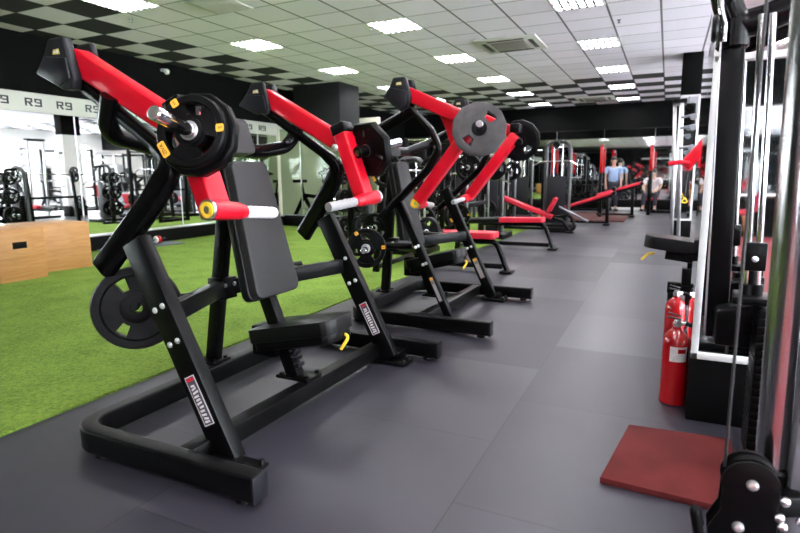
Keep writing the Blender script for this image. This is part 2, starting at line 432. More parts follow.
# low black base under the left mirror, white capping line, far wall base
g = G(); g.box((XL + .06, (YB + 10.65) / 2, .12), (.12, 10.65 - YB, .24), bev=.004); struct('baseboard_left', g, 'basebl', label='black raised base under the left mirror')
g = G(); g.box((XL + .07, (YB + 10.65) / 2, .25), (.14, 10.65 - YB, .02), bev=.003); struct('trim_1', g, 'silver', label='thin metal ledge under the left mirror')
g = G(); g.box((-2, YF - .15, .16), (12.6, .3, .32), bev=.006); struct('baseboard_far', g, 'basebl', label='black raised base under the far mirror')
# beam across the end of the checker ceiling
g = G(); g.box(((XL + XR) / 2, 17.95, (2.48 + H) / 2), (XR - XL, .55, H - 2.48), bev=0); struct('trim_2', g, 'wallblack', label='black bulkhead across the far ceiling')
# turf strip along the left wall
g = G(); g.box((-5.47, 5.0, .006), (5.64, 22.4, .012), bev=0); o = struct('floor_turf', g, 'turf', label='bright green artificial turf strip'); 
g = G(); g.box((1.65, -2.8, .004), (3.6, 6.6, .008), bev=0); struct('floor_red', g, 'redfloor', label='red rubber flooring behind the camera')

# left wall mirror in panes, with a lettered band over it
t = thing('wall_mirror', 'long frameless mirror along the left wall under the lettered white band', 'mirror', (XL, 2, .26))
edges = [-6.2 + 1.98 * k for k in range(9)] + [10.62]
for a, b in zip(edges[:-1], edges[1:]):
    g = G(); g.box((XL + .012, (a + b) / 2, 1.18), (.012, b - a - .006, 1.84), bev=0); part('mirror_pane', g, 'mirror', t)
for e in edges[1:-1]:
    g = G(); g.box((XL + .021, e, 1.18), (.006, .016, 1.84), bev=0); part('joint_strip', g, 'silver', t)
t = thing('lettered_band', 'white band lettered R9 along the top of the left mirror', 'sign', (XL, 2, 2.1))
g = G(); g.box((XL + .016, 2.2, 2.24), (.03, 16.9, .27), bev=.003); part('band_panel', g, 'offwhite', t)
def r9(y, z, x, s=.11):
    """square R9 seen from +X, the text running towards +Y"""
    w, k = s * .95, s * .22; h = s / 2; g = G()
    def b(u0, u1, v0, v1): g.box((x, y + (u0 + u1) / 2, z + (v0 + v1) / 2), (.006, abs(u1 - u0), abs(v1 - v0)), bev=0)
    o = -w - k * .8
    b(o, o + k, -h, h); b(o + k, o + w, h - k * .85, h); b(o + w - k, o + w, -.02 * s, h - k * .85); b(o + k, o + w - k, -k * .4, k * .4)
    g.prism([(o + w * .42, -k * .4), (o + w * .74, -k * .4), (o + w * 1.06, -h), (o + w * .74, -h)], (x, y, z), (0, 1, 0), (0, 0, 1), .006, bev=0)
    o = k * .4
    b(o, o + w, h - k * .85, h); b(o, o + k, 0, h - k * .85); b(o + w - k, o + w, -h, h - k * .85); b(o + k, o + w - k, -k * .4, k * .4); b(o, o + w - k, -h, -h + k * .85)
    return g
y = -3.1
while y < 10.5: part('lettering', r9(y, 2.24, XL + .033), 'ink', t, 'black R9 lettering'); y += .455
# far mirror
t = thing('wall_mirror', 'wide mirror across the far wall under the black bulkhead', 'mirror', (-2, YF, .33))
for k in range(8):
    a = -8.2 + k * 1.55
    g = G(); g.box((a + .775, YF - .012, 1.62), (1.544, .012, 2.58), bev=0); part('mirror_pane', g, 'mirror2', t)
for k in range(1, 8):
    g = G(); g.box((-8.2 + k * 1.55, YF - .021, 1.62), (.014, .006, 2.58), bev=0); part('joint_strip', g, 'silver', t)
# white skirting clutter at the far base: low white steps
g = G(); g.box((-1.2, 19.45, .04), (.9, .18, .08), bev=.01); solo('floor_beam', g, 'white', 'low white beam lying on the floor before the far mirror', 'beam', (-1.2, 19.45, 0))

# glass bay with the black bulkhead on the left
bx0, bx1, by0, by1 = XL, -6.54, 10.62, 12.4
g = G(); g.box(((bx0 - .02 + bx1) / 2 + .27, (by0 + 11.47) / 2, (2.26 + H) / 2), (bx1 - bx0 - .54, .86, H - 2.26), bev=.004); struct('trim_3', g, 'wallgrey', label='charcoal bulkhead box over the glass bay')
g = G(); g.box(((bx0 + bx1) / 2, by0 + .06, .13), (bx1 - bx0, .12, .26), bev=.004); g.box((bx1 - .06, (by0 + by1) / 2, .13), (.12, by1 - by0, .26), bev=.004); struct('baseboard_bay', g, 'basebl', label='black base of the glass bay')
g = G(); g.box(((bx0 + bx1) / 2, by1 + .05, 1.3), (bx1 - bx0, .1, 2.6), bev=0); g.box((bx0 + .03, (by0 + by1) / 2, 1.3), (.05, by1 - by0 - .02, 2.6), bev=0); struct('wall_bay', g, 'beige', label='beige wall inside the glass bay')
t = thing('glass_partition', 'tinted glass screen enclosing the corner bay with exercise bikes', 'glass partition', ((bx0 + bx1) / 2, by0, .26))
for a, b in ((bx0 + .03, -7.68), (-7.66, bx1)):
    g = G(); g.box(((a + b) / 2, by0 + .05, 1.26), (b - a - .01, .012, 2.0), bev=0); part('glass_pane', g, 'glass', t)
for a, b in ((by0 + .07, 11.5), (11.52, by1)):
    g = G(); g.box((bx1 - .05, (a + b) / 2, 1.26), (.012, b - a - .01, 2.0), bev=0); part('glass_pane', g, 'glass', t)
g = G()
for p in ((bx0 + .03, by0 + .05), (-7.67, by0 + .05), (bx1 - .05, by0 + .05), (bx1 - .05, 11.51), (bx1 - .05, by1)): g.box((p[0], p[1], 1.26), (.022, .022, 2.0), bev=.002)
g.box(((bx0 + bx1) / 2, by0 + .05, 2.26), (bx1 - bx0, .02, .016), bev=0); g.box((bx1 - .05, (by0 + by1) / 2, 2.26), (.02, by1 - by0, .016), bev=0)
g.box(((bx0 + bx1) / 2, by0 + .05, .268), (bx1 - bx0, .03, .016), bev=0)
part('glazing_frame', g, 'silver', t)

# mirrored columns on the right
def column(nm, x0, x1, y0, y1, zt, zb, lab, transom):
    cx, cy = (x0 + x1) / 2, (y0 + y1) / 2
    g = G(); g.box((cx, cy, (zt + H) / 2), (x1 - x0, y1 - y0, H - zt), bev=.003); struct('trim_' + nm, g, 'wallblack', label='black head of the ' + lab)
    g = G(); g.box((cx, cy, zb / 2), (x1 - x0, y1 - y0, zb), bev=.004); struct('baseboard_' + nm, g, 'basebl', label='black plinth of the ' + lab)
    g = G(); g.box((cx, cy, (zt + zb) / 2), (x1 - x0 - .03, y1 - y0 - .03, zt - zb), bev=0); struct('wall_' + nm, g, 'wallgrey', label='core of the ' + lab)
    t = thing('column_mirror', 'mirror facing in white frame on the ' + lab, 'mirror', (cx, cy, zb))
    g = G(); g.box((x0 + .004, cy, (zt + zb) / 2), (.006, y1 - y0 - .02, zt - zb), bev=0); part('side_panel', g, 'white' if nm == '5' else 'mirror2', t)
    for c, s in (((cx, y0 + .008, (zt + zb) / 2), (x1 - x0 - .02, .008, zt - zb)),):
        g = G(); g.box(c, s, bev=0); part('mirror_pane', g, 'mirror2', t)
    g = G(); f = .03
    g.box((x0 + f / 2, y0 + .0, (zt + zb) / 2), (f, .022, zt - zb), bev=.003); g.box((x1 - f / 2, y0, (zt + zb) / 2), (f, .022, zt - zb), bev=.003)
    for z in (zb + f / 2, zt - f / 2) + ((transom,) if transom else ()): g.box((cx, y0, z), (x1 - x0, .022, f), bev=.003)
    part('mirror_frame', g, 'white', t)
column('4', .146, .62, 2.80, 3.30, 2.49, .305, 'near right column', 1.63)
column('5', .110, .42, 11.0, 11.6, 2.49, .33, 'far right column', None)
t = thing('wall_mirror', 'mirror on the lower half of the wall behind the camera', 'mirror', (1.5, YB, .9))
for k in range(4):
    g = G(); g.box((-1.1 + k * 1.5, YB + .012, 1.53), (1.48, .012, 1.5), bev=0); part('mirror_pane', g, 'mirror2', t)
g = G(); g.box((1.15, YB + .02, 2.3), (6.1, .03, .04), bev=0); g.box((1.15, YB + .02, .76), (6.1, .03, .04), bev=0); part('mirror_frame', g, 'white', t)

# ------------------------------------------------------------------ ceiling fittings
def ceiling_light():
    t = thing('ceiling_light', 'x', 'ceiling light', (0, 0, H))
    s = .3
    g = G()
    for a in (-1, 1): g.box((a * (s - .012), 0, H - .006), (.02, .596, .014), bev=.002); g.box((0, a * (s - .012), H - .006), (.596, .02, .014), bev=.002)
    part('frame', g, 'white', t)
    g = G(); g.box((0, 0, H - .0015), (.56, .56, .003), bev=0); part('reflector', g, 'alu', t)
    for k in (-2.5, -1.5, -.5, .5, 1.5, 2.5):
        g = G(); g.box((k * .092, 0, H - .006), (.056, .56, .006), bev=0); part('lamp_tube', g, 'lamp', t)
    g = G()
    for k in range(-2, 3): g.box((k * .092, 0, H - .014), (.030, .56, .026), bev=0)
    for k in (-1, 0, 1): g.box((0, k * .14, H - .014), (.56, .02, .026), bev=0)
    part('louver', g, 'alu', t)
    return t
L0 = ceiling_light(); first = True
ORD = ['first', 'second', 'third', 'fourth', 'fifth', 'sixth', 'seventh', 'eighth', 'ninth', 'tenth', 'eleventh']
rows = {-10: 'nearest the left wall', -6: 'over the turf', -2: 'over the middle aisle', 2: 'over the right machines', 6: 'near the windows', 10: 'beside the right wall'}
for ci, txt in rows.items():
    for n, j in enumerate((20, 16, 12, 8, 4, 0, -4, -8, -12, -16, -20)):  # row beyond the bulkhead is added to brighten the far ceiling
        x, y = TX + (ci + .5) * TS, TY + (j - .5) * TS
        if x > XR - .4 or y < YB + .4 or (j < -7 and ci < -4): continue
        lab = 'ceiling light, %s from the far wall, line %s' % (ORD[n], rows[ci])
        if first: L0.location = (x, y, H); L0['label'] = lab; L0['group'] = 'ceiling light panels'; first = False
        else: dup(L0, (x, y, H), lab, 'ceiling light panels')
def ac_unit(x, y, lab):
    t = thing('air_conditioner', lab, 'air conditioner', (x, y, H), 'ceiling cassette air conditioners')
    g = G(); g.box((x, y, H - .015), (.95, .95, .03), bev=.012); part('cover', g, 'acwhite', t)
    g = G(); g.box((x, y, H - .034), (.52, .52, .012), bev=.004)
    for k in range(-6, 7): g.box((x + k * .038, y, H - .042), (.008, .5, .008), bev=0)
    part('grille', g, 'acdark', t)
    for a, b, sx, sy in ((0, .36, .56, .07), (0, -.36, .56, .07), (.36, 0, .07, .56), (-.36, 0, .07, .56)):
        g = G(); g.box((x + a, y + b, H - .032), (sx, sy, .006), bev=.002); part('air_slot', g, 'ink', t)
ac_unit(-2.35, 8.95, 'square ceiling air conditioner among plain tiles, ahead of the checker tiles')
ac_unit(-1.9, 16.2, 'square ceiling air conditioner among the checker tiles by the bulkhead')
g = G(); g.box((-4.95, 5.36, H - .008), (.56, .56, .016), bev=.004)
for k in range(-4, 5): g.box((-4.95 + k * .05, 5.36, H - .018), (.036, .46, .006), bev=.002)
solo('ceiling_vent', g, 'acwhite', 'square slatted air vent in the greenish ceiling over the turf', 'vent', (-4.95, 5.36, H))
def detector(x, y, lab):
    g = G(); g.lathe([(.05, 0), (.052, .012), (.04, .03), (.02, .045)], (x, y, H), (0, 0, -1), 16); solo('smoke_detector', g, 'white', lab, 'smoke detector', (x, y, H), 'ceiling detectors')
detector(-3.75, 5.45, 'small white smoke detector beside the light over the presses')
def sprinkler(x, y, lab):
    g = G(); g.lathe([(.025, 0), (.025, .006), (.008, .01), (.008, .035), (.02, .037), (.02, .041)], (x, y, H), (0, 0, -1), 12); solo('sprinkler', g, 'greymetal', lab, 'sprinkler', (x, y, H), 'ceiling sprinklers')
sprinkler(-.72, 8.3, 'dark sprinkler head on the pale ceiling near the right column')
sprinkler(-3.85, 7.1, 'dark sprinkler head on the ceiling beside the middle lights')
sprinkler(-6.4, 5.3, 'dark sprinkler head on the ceiling by the left black tiles')
sprinkler(-2.9, 4.35, 'dark sprinkler head on the ceiling nearest the camera')
t = thing('security_camera', 'small white dome camera on the black wall under the ceiling', 'security camera', (-8.22, 7.45, 3.05))
g = G(); g.box((-8.26, 7.45, 3.06), (.08, .09, .05), bev=.01); part('bracket', g, 'white', t)
g = G(); g.sphere((-8.19, 7.45, 3.03), .05); part('dome', g, 'white', t)

# ------------------------------------------------------------------ camera and world
F, PIT, YAW, ROL, HC = 550.0, -.1626, -.4495, -.0086, 1.15
fw = V((math.sin(YAW) * math.cos(PIT), math.cos(YAW) * math.cos(PIT), math.sin(PIT)))
rt = V((math.cos(YAW), -math.sin(YAW), 0)); up = rt.cross(fw)
r2 = rt * math.cos(ROL) + up * math.sin(ROL); u2 = up * math.cos(ROL) - rt * math.sin(ROL)
cd = bpy.data.cameras.new('camera'); co = bpy.data.objects.new('camera', cd); COL.objects.link(co)
mx = Matrix((r2, u2, -fw)).transposed().to_4x4(); mx.translation = (0, 0, HC); co.matrix_world = mx
cd.sensor_width = 36; cd.lens = F / 800 * 36; cd.clip_start = .05
cd.dof.use_dof = True; cd.dof.focus_distance = 2.7; cd.dof.aperture_fstop = 3.2
SC.camera = co
w = bpy.data.worlds.new('world'); SC.world = w; w.use_nodes = True
w.node_tree.nodes['Background'].inputs[0].default_value = (.86, .93, 1, 1)
w.node_tree.nodes['Background'].inputs[1].default_value = 20.0
SC.view_settings.view_transform = 'Standard'; SC.view_settings.look = 'None'
SC.view_settings.exposure = 1.62; SC.view_settings.gamma = 1.0; SC.view_settings.use_curve_mapping = False

# ------------------------------------------------------------------ weight plates
def plate_geo(g, c, ax, R=.16, T=.045, bore=.026, sides=12, phase=0.0, web=.62):
    """rubber grip plate: faceted rim, three hand holes, hub; axis ax, centre c"""
    c = V(c); s, u, d = frame_of(ax); h = T / 2
    g.ring([(R, -h * .7), (R, h * .7), (R * .96, h), (R * .80, h), (R * .75, h * .6), (R * .75, -h * .6), (R * .80, -h), (R * .96, -h)], c, d, sides, phase)
    g.ring([(R * .36, -h), (R * .36, h), (R * .30, h * 1.1), (bore, h * 1.1), (bore, -h * 1.1), (R * .30, -h * 1.1)], c, d, 24)
    for k in range(3):
        a = phase + 2 * PI * k / 3
        g.sector(c, ax, R * .33, R * .78, a - web, a + web, T * .66, 8)
    g.sector(c, ax, R * .33, R * .46, 0, 2 * PI, T * .7, 24)
def weight_plate(c, ax, label, R=.16, T=.045, m='rubber', sides=12, phase=0.0, group=None, marks=True, collar=True, roll=0.0, web=.62):
    c = V(c); t = thing('weight_plate', label, 'weight plate', c, group)
    g = G(); plate_geo(g, c, ax, R, T, sides=sides, phase=phase, web=web); part('plate_body', g, m, t)
    s, u, d = frame_of(ax)
    if collar:
        g = G(); g.ring([(.036, -T * .58), (.036, T * .58), (.0262, T * .6), (.0262, -T * .6)], c, d, 24); part('steel_bushing', g, 'silver', t)
    if marks:
        fx = -1 if d.dot(V((0, -1, 0))) < 0 else 1
        n = d * fx
        for k, (a, ww) in enumerate(((122, .028), (4, .028), (214, .062))):
            a = math.radians(a) + roll
            e = s * math.cos(a) * fx + u * math.sin(a); f = n.cross(e)
            o = c + n * (T / 2 + .0008) + e * (R * .88)
            g = G(); g.prism([(-.015, -ww / 2 + .004), (-.011, -ww / 2), (.011, -ww / 2), (.015, -ww / 2 + .004), (.015, ww / 2 - .004), (.011, ww / 2), (-.011, ww / 2), (-.015, ww / 2 - .004)], o, e, f, .0016, bev=0)
            lb = part('label_patch', g, 'label', t, 'orange label patch')
            tg = text_mesh('5' if k < 2 else 'ZIVA', .022 if k < 2 else .021, -f, e, o + n * .0014)
            part('lettering', tg, 'ink', lb, 'black characters on the orange patch')
    return t

# ------------------------------------------------------------------ plate-loaded presses
def press(P):
    Y0 = P['Y0']; dx = P.get('dx', 0)
    t = thing('chest_press_machine', P['label'], 'gym machine', (P['ox'], Y0, 0), 'red and black plate loaded presses')
    Wl, xb, xf = P['Wl'], P['xb'], P['xf']; zr = .07
    # floor frame: one continuous U rail, open to the aisle
    g = G(); pth = fillet([(xf, Y0 - Wl, zr), (xb, Y0 - Wl, zr), (xb, Y0 + Wl, zr), (xf, Y0 + Wl, zr)], .13, 7)
    g.sweep(pth, .075, .10, (0, 0, 1), rc=.14); part('floor_frame', g, 'steel', t)
    for sy in (-1, 1):
        g = G(); g.box((xf + .004, Y0 + sy * Wl, zr), (.012, .079, .104), bev=.003); part('end_cap', g, 'plastic', t)
        for x in (xf - .07, xb + .16):
            g = G(); g.cyl((x, Y0 + sy * Wl, 0), (x, Y0 + sy * Wl, .024), .032, .028, 16, .004); part('rubber_foot', g, 'rubber', t)
    xc = P['xc']
    g = G(); g.bar((xc, Y0 - Wl + .03, .075), (xc + .03, Y0 + Wl - .03, .075), .075, .085, bev=.006); part('cross_rail', g, 'steel', t)
    # uprights
    (ub, uz0), (ut, uz1) = P['up']; w = P['Wu']; uw = P['uw']
    for sy in (-1, 1):
        p0, p1 = V((ub, Y0 + sy * w, uz0)), V((ut, Y0 + sy * w, uz1))
        uw = P['uw'] if sy < 0 else P.get('uwf', P['uw'])
        if sy > 0 and 'uwf' in P: p1 = p1 + (p1 - p0) * .04
        g = G(); g.bar(p0, p1, .062, uw, up=(1, 0, .3), bev=.007)
        up_ = part('upright', g, 'steel', t)
        d = (p1 - p0).normalized(); q = V((0, 1, 0)).cross(d).normalized()
        if q.x > 0: q = -q
        g = G(); y = Y0 + sy * w - .031
        for zz in (P['b1'], P['b2']):
            c = p0 + d * ((zz - uz0) / d.z)
            for k in (-1, 1):
                b = V((c.x, y, c.z)) + q * (k * uw * .22)
                g.lathe([(.0125, 0), (.0125, .004), (.009, .008), (.004, .009)], b, (0, -1, 0), 14)
        part('bolt_heads', g, 'bolt', up_)
        # printed strip
        c = p0 + d * ((P['st'] - uz0) / d.z); e = -q; f = d
        c = V((c.x, y - .0008, c.z)) + e * uw * .02
        sw, sl = uw * .25, P['sl']
        g = G(); g.prism([(-sw, -sl), (sw, -sl), (sw, sl), (-sw, sl)], c, e, f, .0014, bev=0); st = part('printed_strip', g, P['stick'], up_, 'printed strip with pale rim')
        if P['rich']:
            g = G(); g.prism([(-sw * .82, -sl * .96), (sw * .82, -sl * .96), (sw * .82, sl * .96), (-sw * .82, sl * .96)], c + V((0, -.0012, 0)), e, f, .001, bev=0)
            bk = part('printed_ground', g, 'stripdark', up_)
            g = G(); g.prism([(-sw * .7, sl * .80), (sw * .7, sl * .80), (sw * .7, sl * .92), (-sw * .7, sl * .92)], c + V((0, -.0020, 0)), e, f, .001, bev=0); part('printed_red_bar', g, 'red', up_)
            g = G(); rr = random.Random(3)
            for k in range(11):
                v0 = -sl * .88 + k * sl * .145
                a0 = -sw * .62 + rr.random() * sw * .3; a1 = sw * .62 - rr.random() * sw * .3; tl = (rr.random() - .5) * .012
                g.prism([(a0, v0), (a1, v0 + tl), (a1, v0 + tl + sl * .085), (a0, v0 + sl * .085)], c + V((0, -.0020, 0)), e, f, .001, bev=0)
            part('printed_pattern', g, 'paper', up_)
        else:
            g = G()
            for k in range(9):
                v0 = -sl * .86 + k * sl * .15
                g.prism([(-sw * .7, v0), (sw * .7, v0), (sw * .7, v0 + sl * .05), (-sw * .7, v0 + sl * .05)], c + V((0, -.0012, 0)), e, f, .0008, bev=0)
            part('printed_pattern', g, 'paper', up_)
            g = G(); g.prism([(-sw * .8, sl * .74), (sw * .8, sl * .74), (sw * .8, sl * .96), (-sw * .8, sl * .96)], c + V((0, -.0012, 0)), e, f, .0008, bev=0); part('printed_red_bar', g, 'label', up_)
        # foot plate
        g = G(); g.box((ub + .02, Y0 + sy * w, .016), (.22, .13, .016), bev=.003)
        for a in (-.075, .115): g.cyl((ub + a, Y0 + sy * w - .04, .02), (ub + a, Y0 + sy * w - .04, .045), .013, .011, 8, .002); g.cyl((ub + a, Y0 + sy * w + .04, .02), (ub + a, Y0 + sy * w + .04, .045), .013, .011, 8, .002)
        g.box((ub, Y0 + sy * (w + (Wl - w) / 2), .04), (.12, max(.02, Wl - w), .05), bev=.003)
        part('foot_plate', g, 'steel', t)
        # S shaped side arm
        wa = P['Wa']
        g = G(); a = P['arm']; pts = fillet([(x, Y0 + sy * (wa + sp), z) for (x, z), sp in zip(a, P['splay'])], P['armr'], 8)
        n = len(pts); zk = a[P['knee']][1]; sc = []
        for i, p in enumerate(pts):
            k = i / (n - 1); sc.append(P['as0'] + (P['as1'] - P['as0']) * min(1, max(0, (k - .35) / .4)))
        g.sweep(pts, P['aw'], .06, (0, 1, 0), rc=.3, scale=sc); part('side_arm', g, 'gloss', t)
        # head cover: two shaped shells sandwiching the lever
        wh = P['Wh']
        hp = P['head']
        for oy, th in ((.055, .045), (-.055, .028)):
            c = V((0, Y0 + sy * (wh + oy), 0))
            pl = hp if oy > 0 else [(x * .92 + P['hc'][0] * .08 + .012, z * .9 + P['hc'][1] * .1 + .008) for x, z in hp]
            g = G(); g.prism([(x, z) for x, z in pl], c, (1, 0, 0), (0, 0, 1), th, bev=.012, seg=3); hs = part('head_cover', g, 'plastic', t)
            yo = Y0 + sy * (wh + oy) - th / 2
            if oy * sy < 0:                                    # the face turned to the camera carries the badge
                ex, ez = P['badge']
                g = G(); g.prism([(-.022, -.009), (.024, -.011), (.019, .011), (-.016, .009)], (ex, yo - .0008, ez), (1, 0, 0), (0, 0, 1), .0016, bev=0); part('badge', g, 'decal', hs, 'small yellow badge')
                g = G(); g.prism([(-.013, -.003), (.018, -.003), (.018, .001), (-.013, .001)], (ex, yo - .002, ez), (1, 0, 0), (0, 0, 1), .0014, bev=0); g.prism([(.008, -.008), (.013, -.008), (.014, .007), (.009, .007)], (ex, yo - .002, ez), (1, 0, 0), (0, 0, 1), .0014, bev=0); part('badge_mark', g, 'white', hs)
                # raised fold of the shell
                ml = P['fold']; g = G(); g.prism([(x, z) for x, z in ml], (0, yo - .004, 0), (1, 0, 0), (0, 0, 1), .012, bev=.005, seg=2); part('cover_fold', g, 'plastic', hs)
        g = G(); px, pz = P['piv']; g.cyl((px, Y0 + sy * (wh - .07), pz), (px, Y0 + sy * (wh + .07), pz), .022, n=18, bev=.003); part('pivot_shaft', g, 'bolt', t)
        # lever
        lev = P['lever'](t, Y0, sy)
    # rear U crossbar
    g = G(); cb = P['cross']
    pts = [(x, Y0 - y_, z) for x, y_, z in cb] + [(x, Y0 + y_, z) for x, y_, z in reversed(cb)]
    g.tube(fillet(pts, .10, 6), .041, 16); part('rear_crossbar', g, 'gloss', t)
    # boomerang brace between the uprights
    ax, az = P['apex']; bx, bz = P['brace']
    g = G()
    for sy in (-1, 1): g.bar((bx, Y0 + sy * (w - .02), bz), (ax, Y0, az), .055, .085, bev=.006)
    part('rear_brace', g, 'steel', t)
    g = G(); g.box((ax + .0, Y0, az), (.1, .12, .12), bev=.008); part('brace_bracket', g, 'steel', t)
    g = G()
    for sy in (-1, 1): g.lathe([(.012, 0), (.012, .005), (.004, .009)], (ax + .051, Y0 + sy * .035, az + .02), (1, 0, 0), 12); g.lathe([(.012, 0), (.012, .005), (.004, .009)], (ax - .0, Y0 - .061, az + .02 * sy), (0, -1, 0), 12)
    part('bolt_heads', g, 'bolt', t)
    # rear post
    (rx0, rz0), (rx1, rz1) = P['post']
    g = G(); g.bar((rx0, Y0, rz0), (rx1, Y0, rz1), .055, .075, up=(1, 0, .2), bev=.006); part('rear_post', g, 'steel', t)
    g = G(); g.box((rx0, Y0, .127), (.13, .13, .014), bev=.002)
    for a in (-.045, .045):
        for b in (-.045, .045): g.cyl((rx0 + a, Y0 + b, .13), (rx0 + a, Y0 + b, .146), .011, n=8)
    part('post_foot', g, 'steel', t)
    # head pad bracket to crossbar
    hx, hz = P['hp']
    g = G(); g.bar((rx1, Y0, rz1 - .1), (hx - .05, Y0, hz), .05, .06, up=(1, 0, .2), bev=.004); g.bar((cb[-1][0], Y0, cb[-1][2]), (hx - .05, Y0, hz - .05), .05, .05, bev=.004); part('pad_bracket', g, 'steel', t)
    # back pad: rounded and tapered upholstery with dark shell
    pc, pd = P['pad_c'], P['pad_l']; ang = P['pad_a']
    ez = V((-math.sin(ang), 0, math.cos(ang))); ex = V((0, 1, 0)); nrm = V((math.cos(ang), 0, math.sin(ang)))
    def padpoly(L, wt, wb, r=.045, waist=.0):
        pts = []
        for cx, cz, a0 in ((wb / 2 - r, -L / 2 + r, -90), (wt / 2 - r, L / 2 - r, 0), (-wt / 2 + r, L / 2 - r, 90), (-wb / 2 + r, -L / 2 + r, 180)):
            for k in range(6): a = math.radians(a0 + 90 * k / 5); pts.append((cx + r * math.cos(a), cz + r * math.sin(a)))
        return pts
    c = V((pc[0], Y0, pc[1]))
    poly = padpoly(pd, P['pad_w'][0], P['pad_w'][1])
    g = G(); g.prism(poly, c + nrm * .012, ex, ez, .055, bev=.022, seg=4); part('back_pad', g, 'leather', t, 'dark grey vinyl back pad')
    g = G(); g.prism(padpoly(pd + .012, P['pad_w'][0] + .014, P['pad_w'][1] + .014), c - nrm * .034, ex, ez, .05, bev=.014, seg=3); part('pad_shell', g, 'leather2', t)
    c2 = V((hx, Y0, hz))
    ez2 = V((-math.sin(ang), 0, math.cos(ang)))
    g = G(); g.prism(padpoly(P['hp_l'], .235, .265, .035), c2, ex, ez2, .085, bev=.022, seg=4); part('head_pad', g, 'leather', t)
    # seat post with ratchet, seat
    (sx0, sz0), (sx1, sz1) = P['spost']
    g = G(); g.bar((sx0, Y0, sz0), (sx1, Y0, sz1), .06, .075, up=(1, 0, .2), bev=.006); part('seat_post', g, 'steel', t)
    g = G(); g.box((sx0 + .02, Y0, .126), (.2, .13, .016), bev=.003)
    for a in (-.05, .1):
        for b in (-.05, .05): g.cyl((sx0 + a, Y0 + b, .13), (sx0 + a, Y0 + b, .15), .012, n=8)
    part('seat_post_foot', g, 'steel', t)
    g = G(); d = (V((sx1, 0, sz1)) - V((sx0, 0, sz0))).normalized(); qn = V((d.z, 0, -d.x))
    for k in range(7):
        c3 = V((sx0, Y0, sz0)) + d * (.05 + k * .033) + qn * .045
        g.prism([(-.016, -.012), (.012, -.012), (.022, .010), (-.016, .012)], c3, qn, d, .055, bev=.003)
    part('adjuster_rack', g, 'plastic', t)
    s0, s1, sz, st_ = P['seat']
    L = s1 - s0; cx = (s0 + s1) / 2; til = P['seat_t']
    e1 = V((math.cos(til), 0, math.sin(til))); n1 = V((-math.sin(til), 0, math.cos(til)))
    pts = []
    for cxx, cyy, a0, r in ((L / 2 - .09, -.13 + .09, -90, .09), (L / 2 - .09, .13 - .09, 0, .09), (-L / 2 + .03, .16 - .03, 90, .03), (-L / 2 + .03, -.16 + .03, 180, .03)):
        for k in range(6): a = math.radians(a0 + 90 * k / 5); pts.append((cxx + r * math.cos(a), cyy + r * math.sin(a)))
    g = G(); g.prism(pts, (cx, Y0, sz - .04), e1, V((0, 1, 0)), .07, bev=.025, seg=4); part('seat', g, 'leather2', t, 'black vinyl seat')
    g = G(); g.prism([(a * .93, b * .9) for a, b in pts], V((cx, Y0, sz - .04)) - n1 * .055, e1, V((0, 1, 0)), .05, bev=.01); part('seat_tray', g, 'steel', t)
    g = G(); g.box(V((s0 + .03, Y0, sz - .13)), (.15, .14, .16), bev=.01); part('seat_carriage', g, 'steel', t)
    hx_, hz_ = s1 - .05, sz - .05
    g = G(); g.tube(fillet([(hx_, Y0 + .02, hz_), (hx_ + .07, Y0 + .0, hz_ - .012), (hx_ + .035, Y0 - .03, hz_ - .075)], .02, 5), .0085, 10); part('seat_handle', g, 'yellow', t, 'yellow seat adjusting lever')
    # storage horn behind
    for sy in (-1, 1):
        b0, h0, h1 = P['store']
        g = G(); g.tube(fillet([(b0[0], Y0 + sy * b0[1], b0[2]), (h0[0], Y0 + sy * h0[1], h0[2])], .02), .026, 12); part('storage_bracket', g, 'steel', t)
        g = G(); g.cyl((h0[0], Y0 + sy * h0[1], h0[2]), (h1[0], Y0 + sy * h1[1], h1[2]), .0245, n=20, bev=.004); part('storage_horn', g, 'chrome' if P['Y0'] > 3 and sy < 0 else 'steel', t)
    return t

M['stripdark'] = mat('printed_grey_ground', (.06, .055, .075), .5)
M['strippale'] = mat('pale_strip_rim', (.62, .55, .57), .5)
M['strip2'] = mat('grey_printed_strip', (.20, .18, .18), .5)

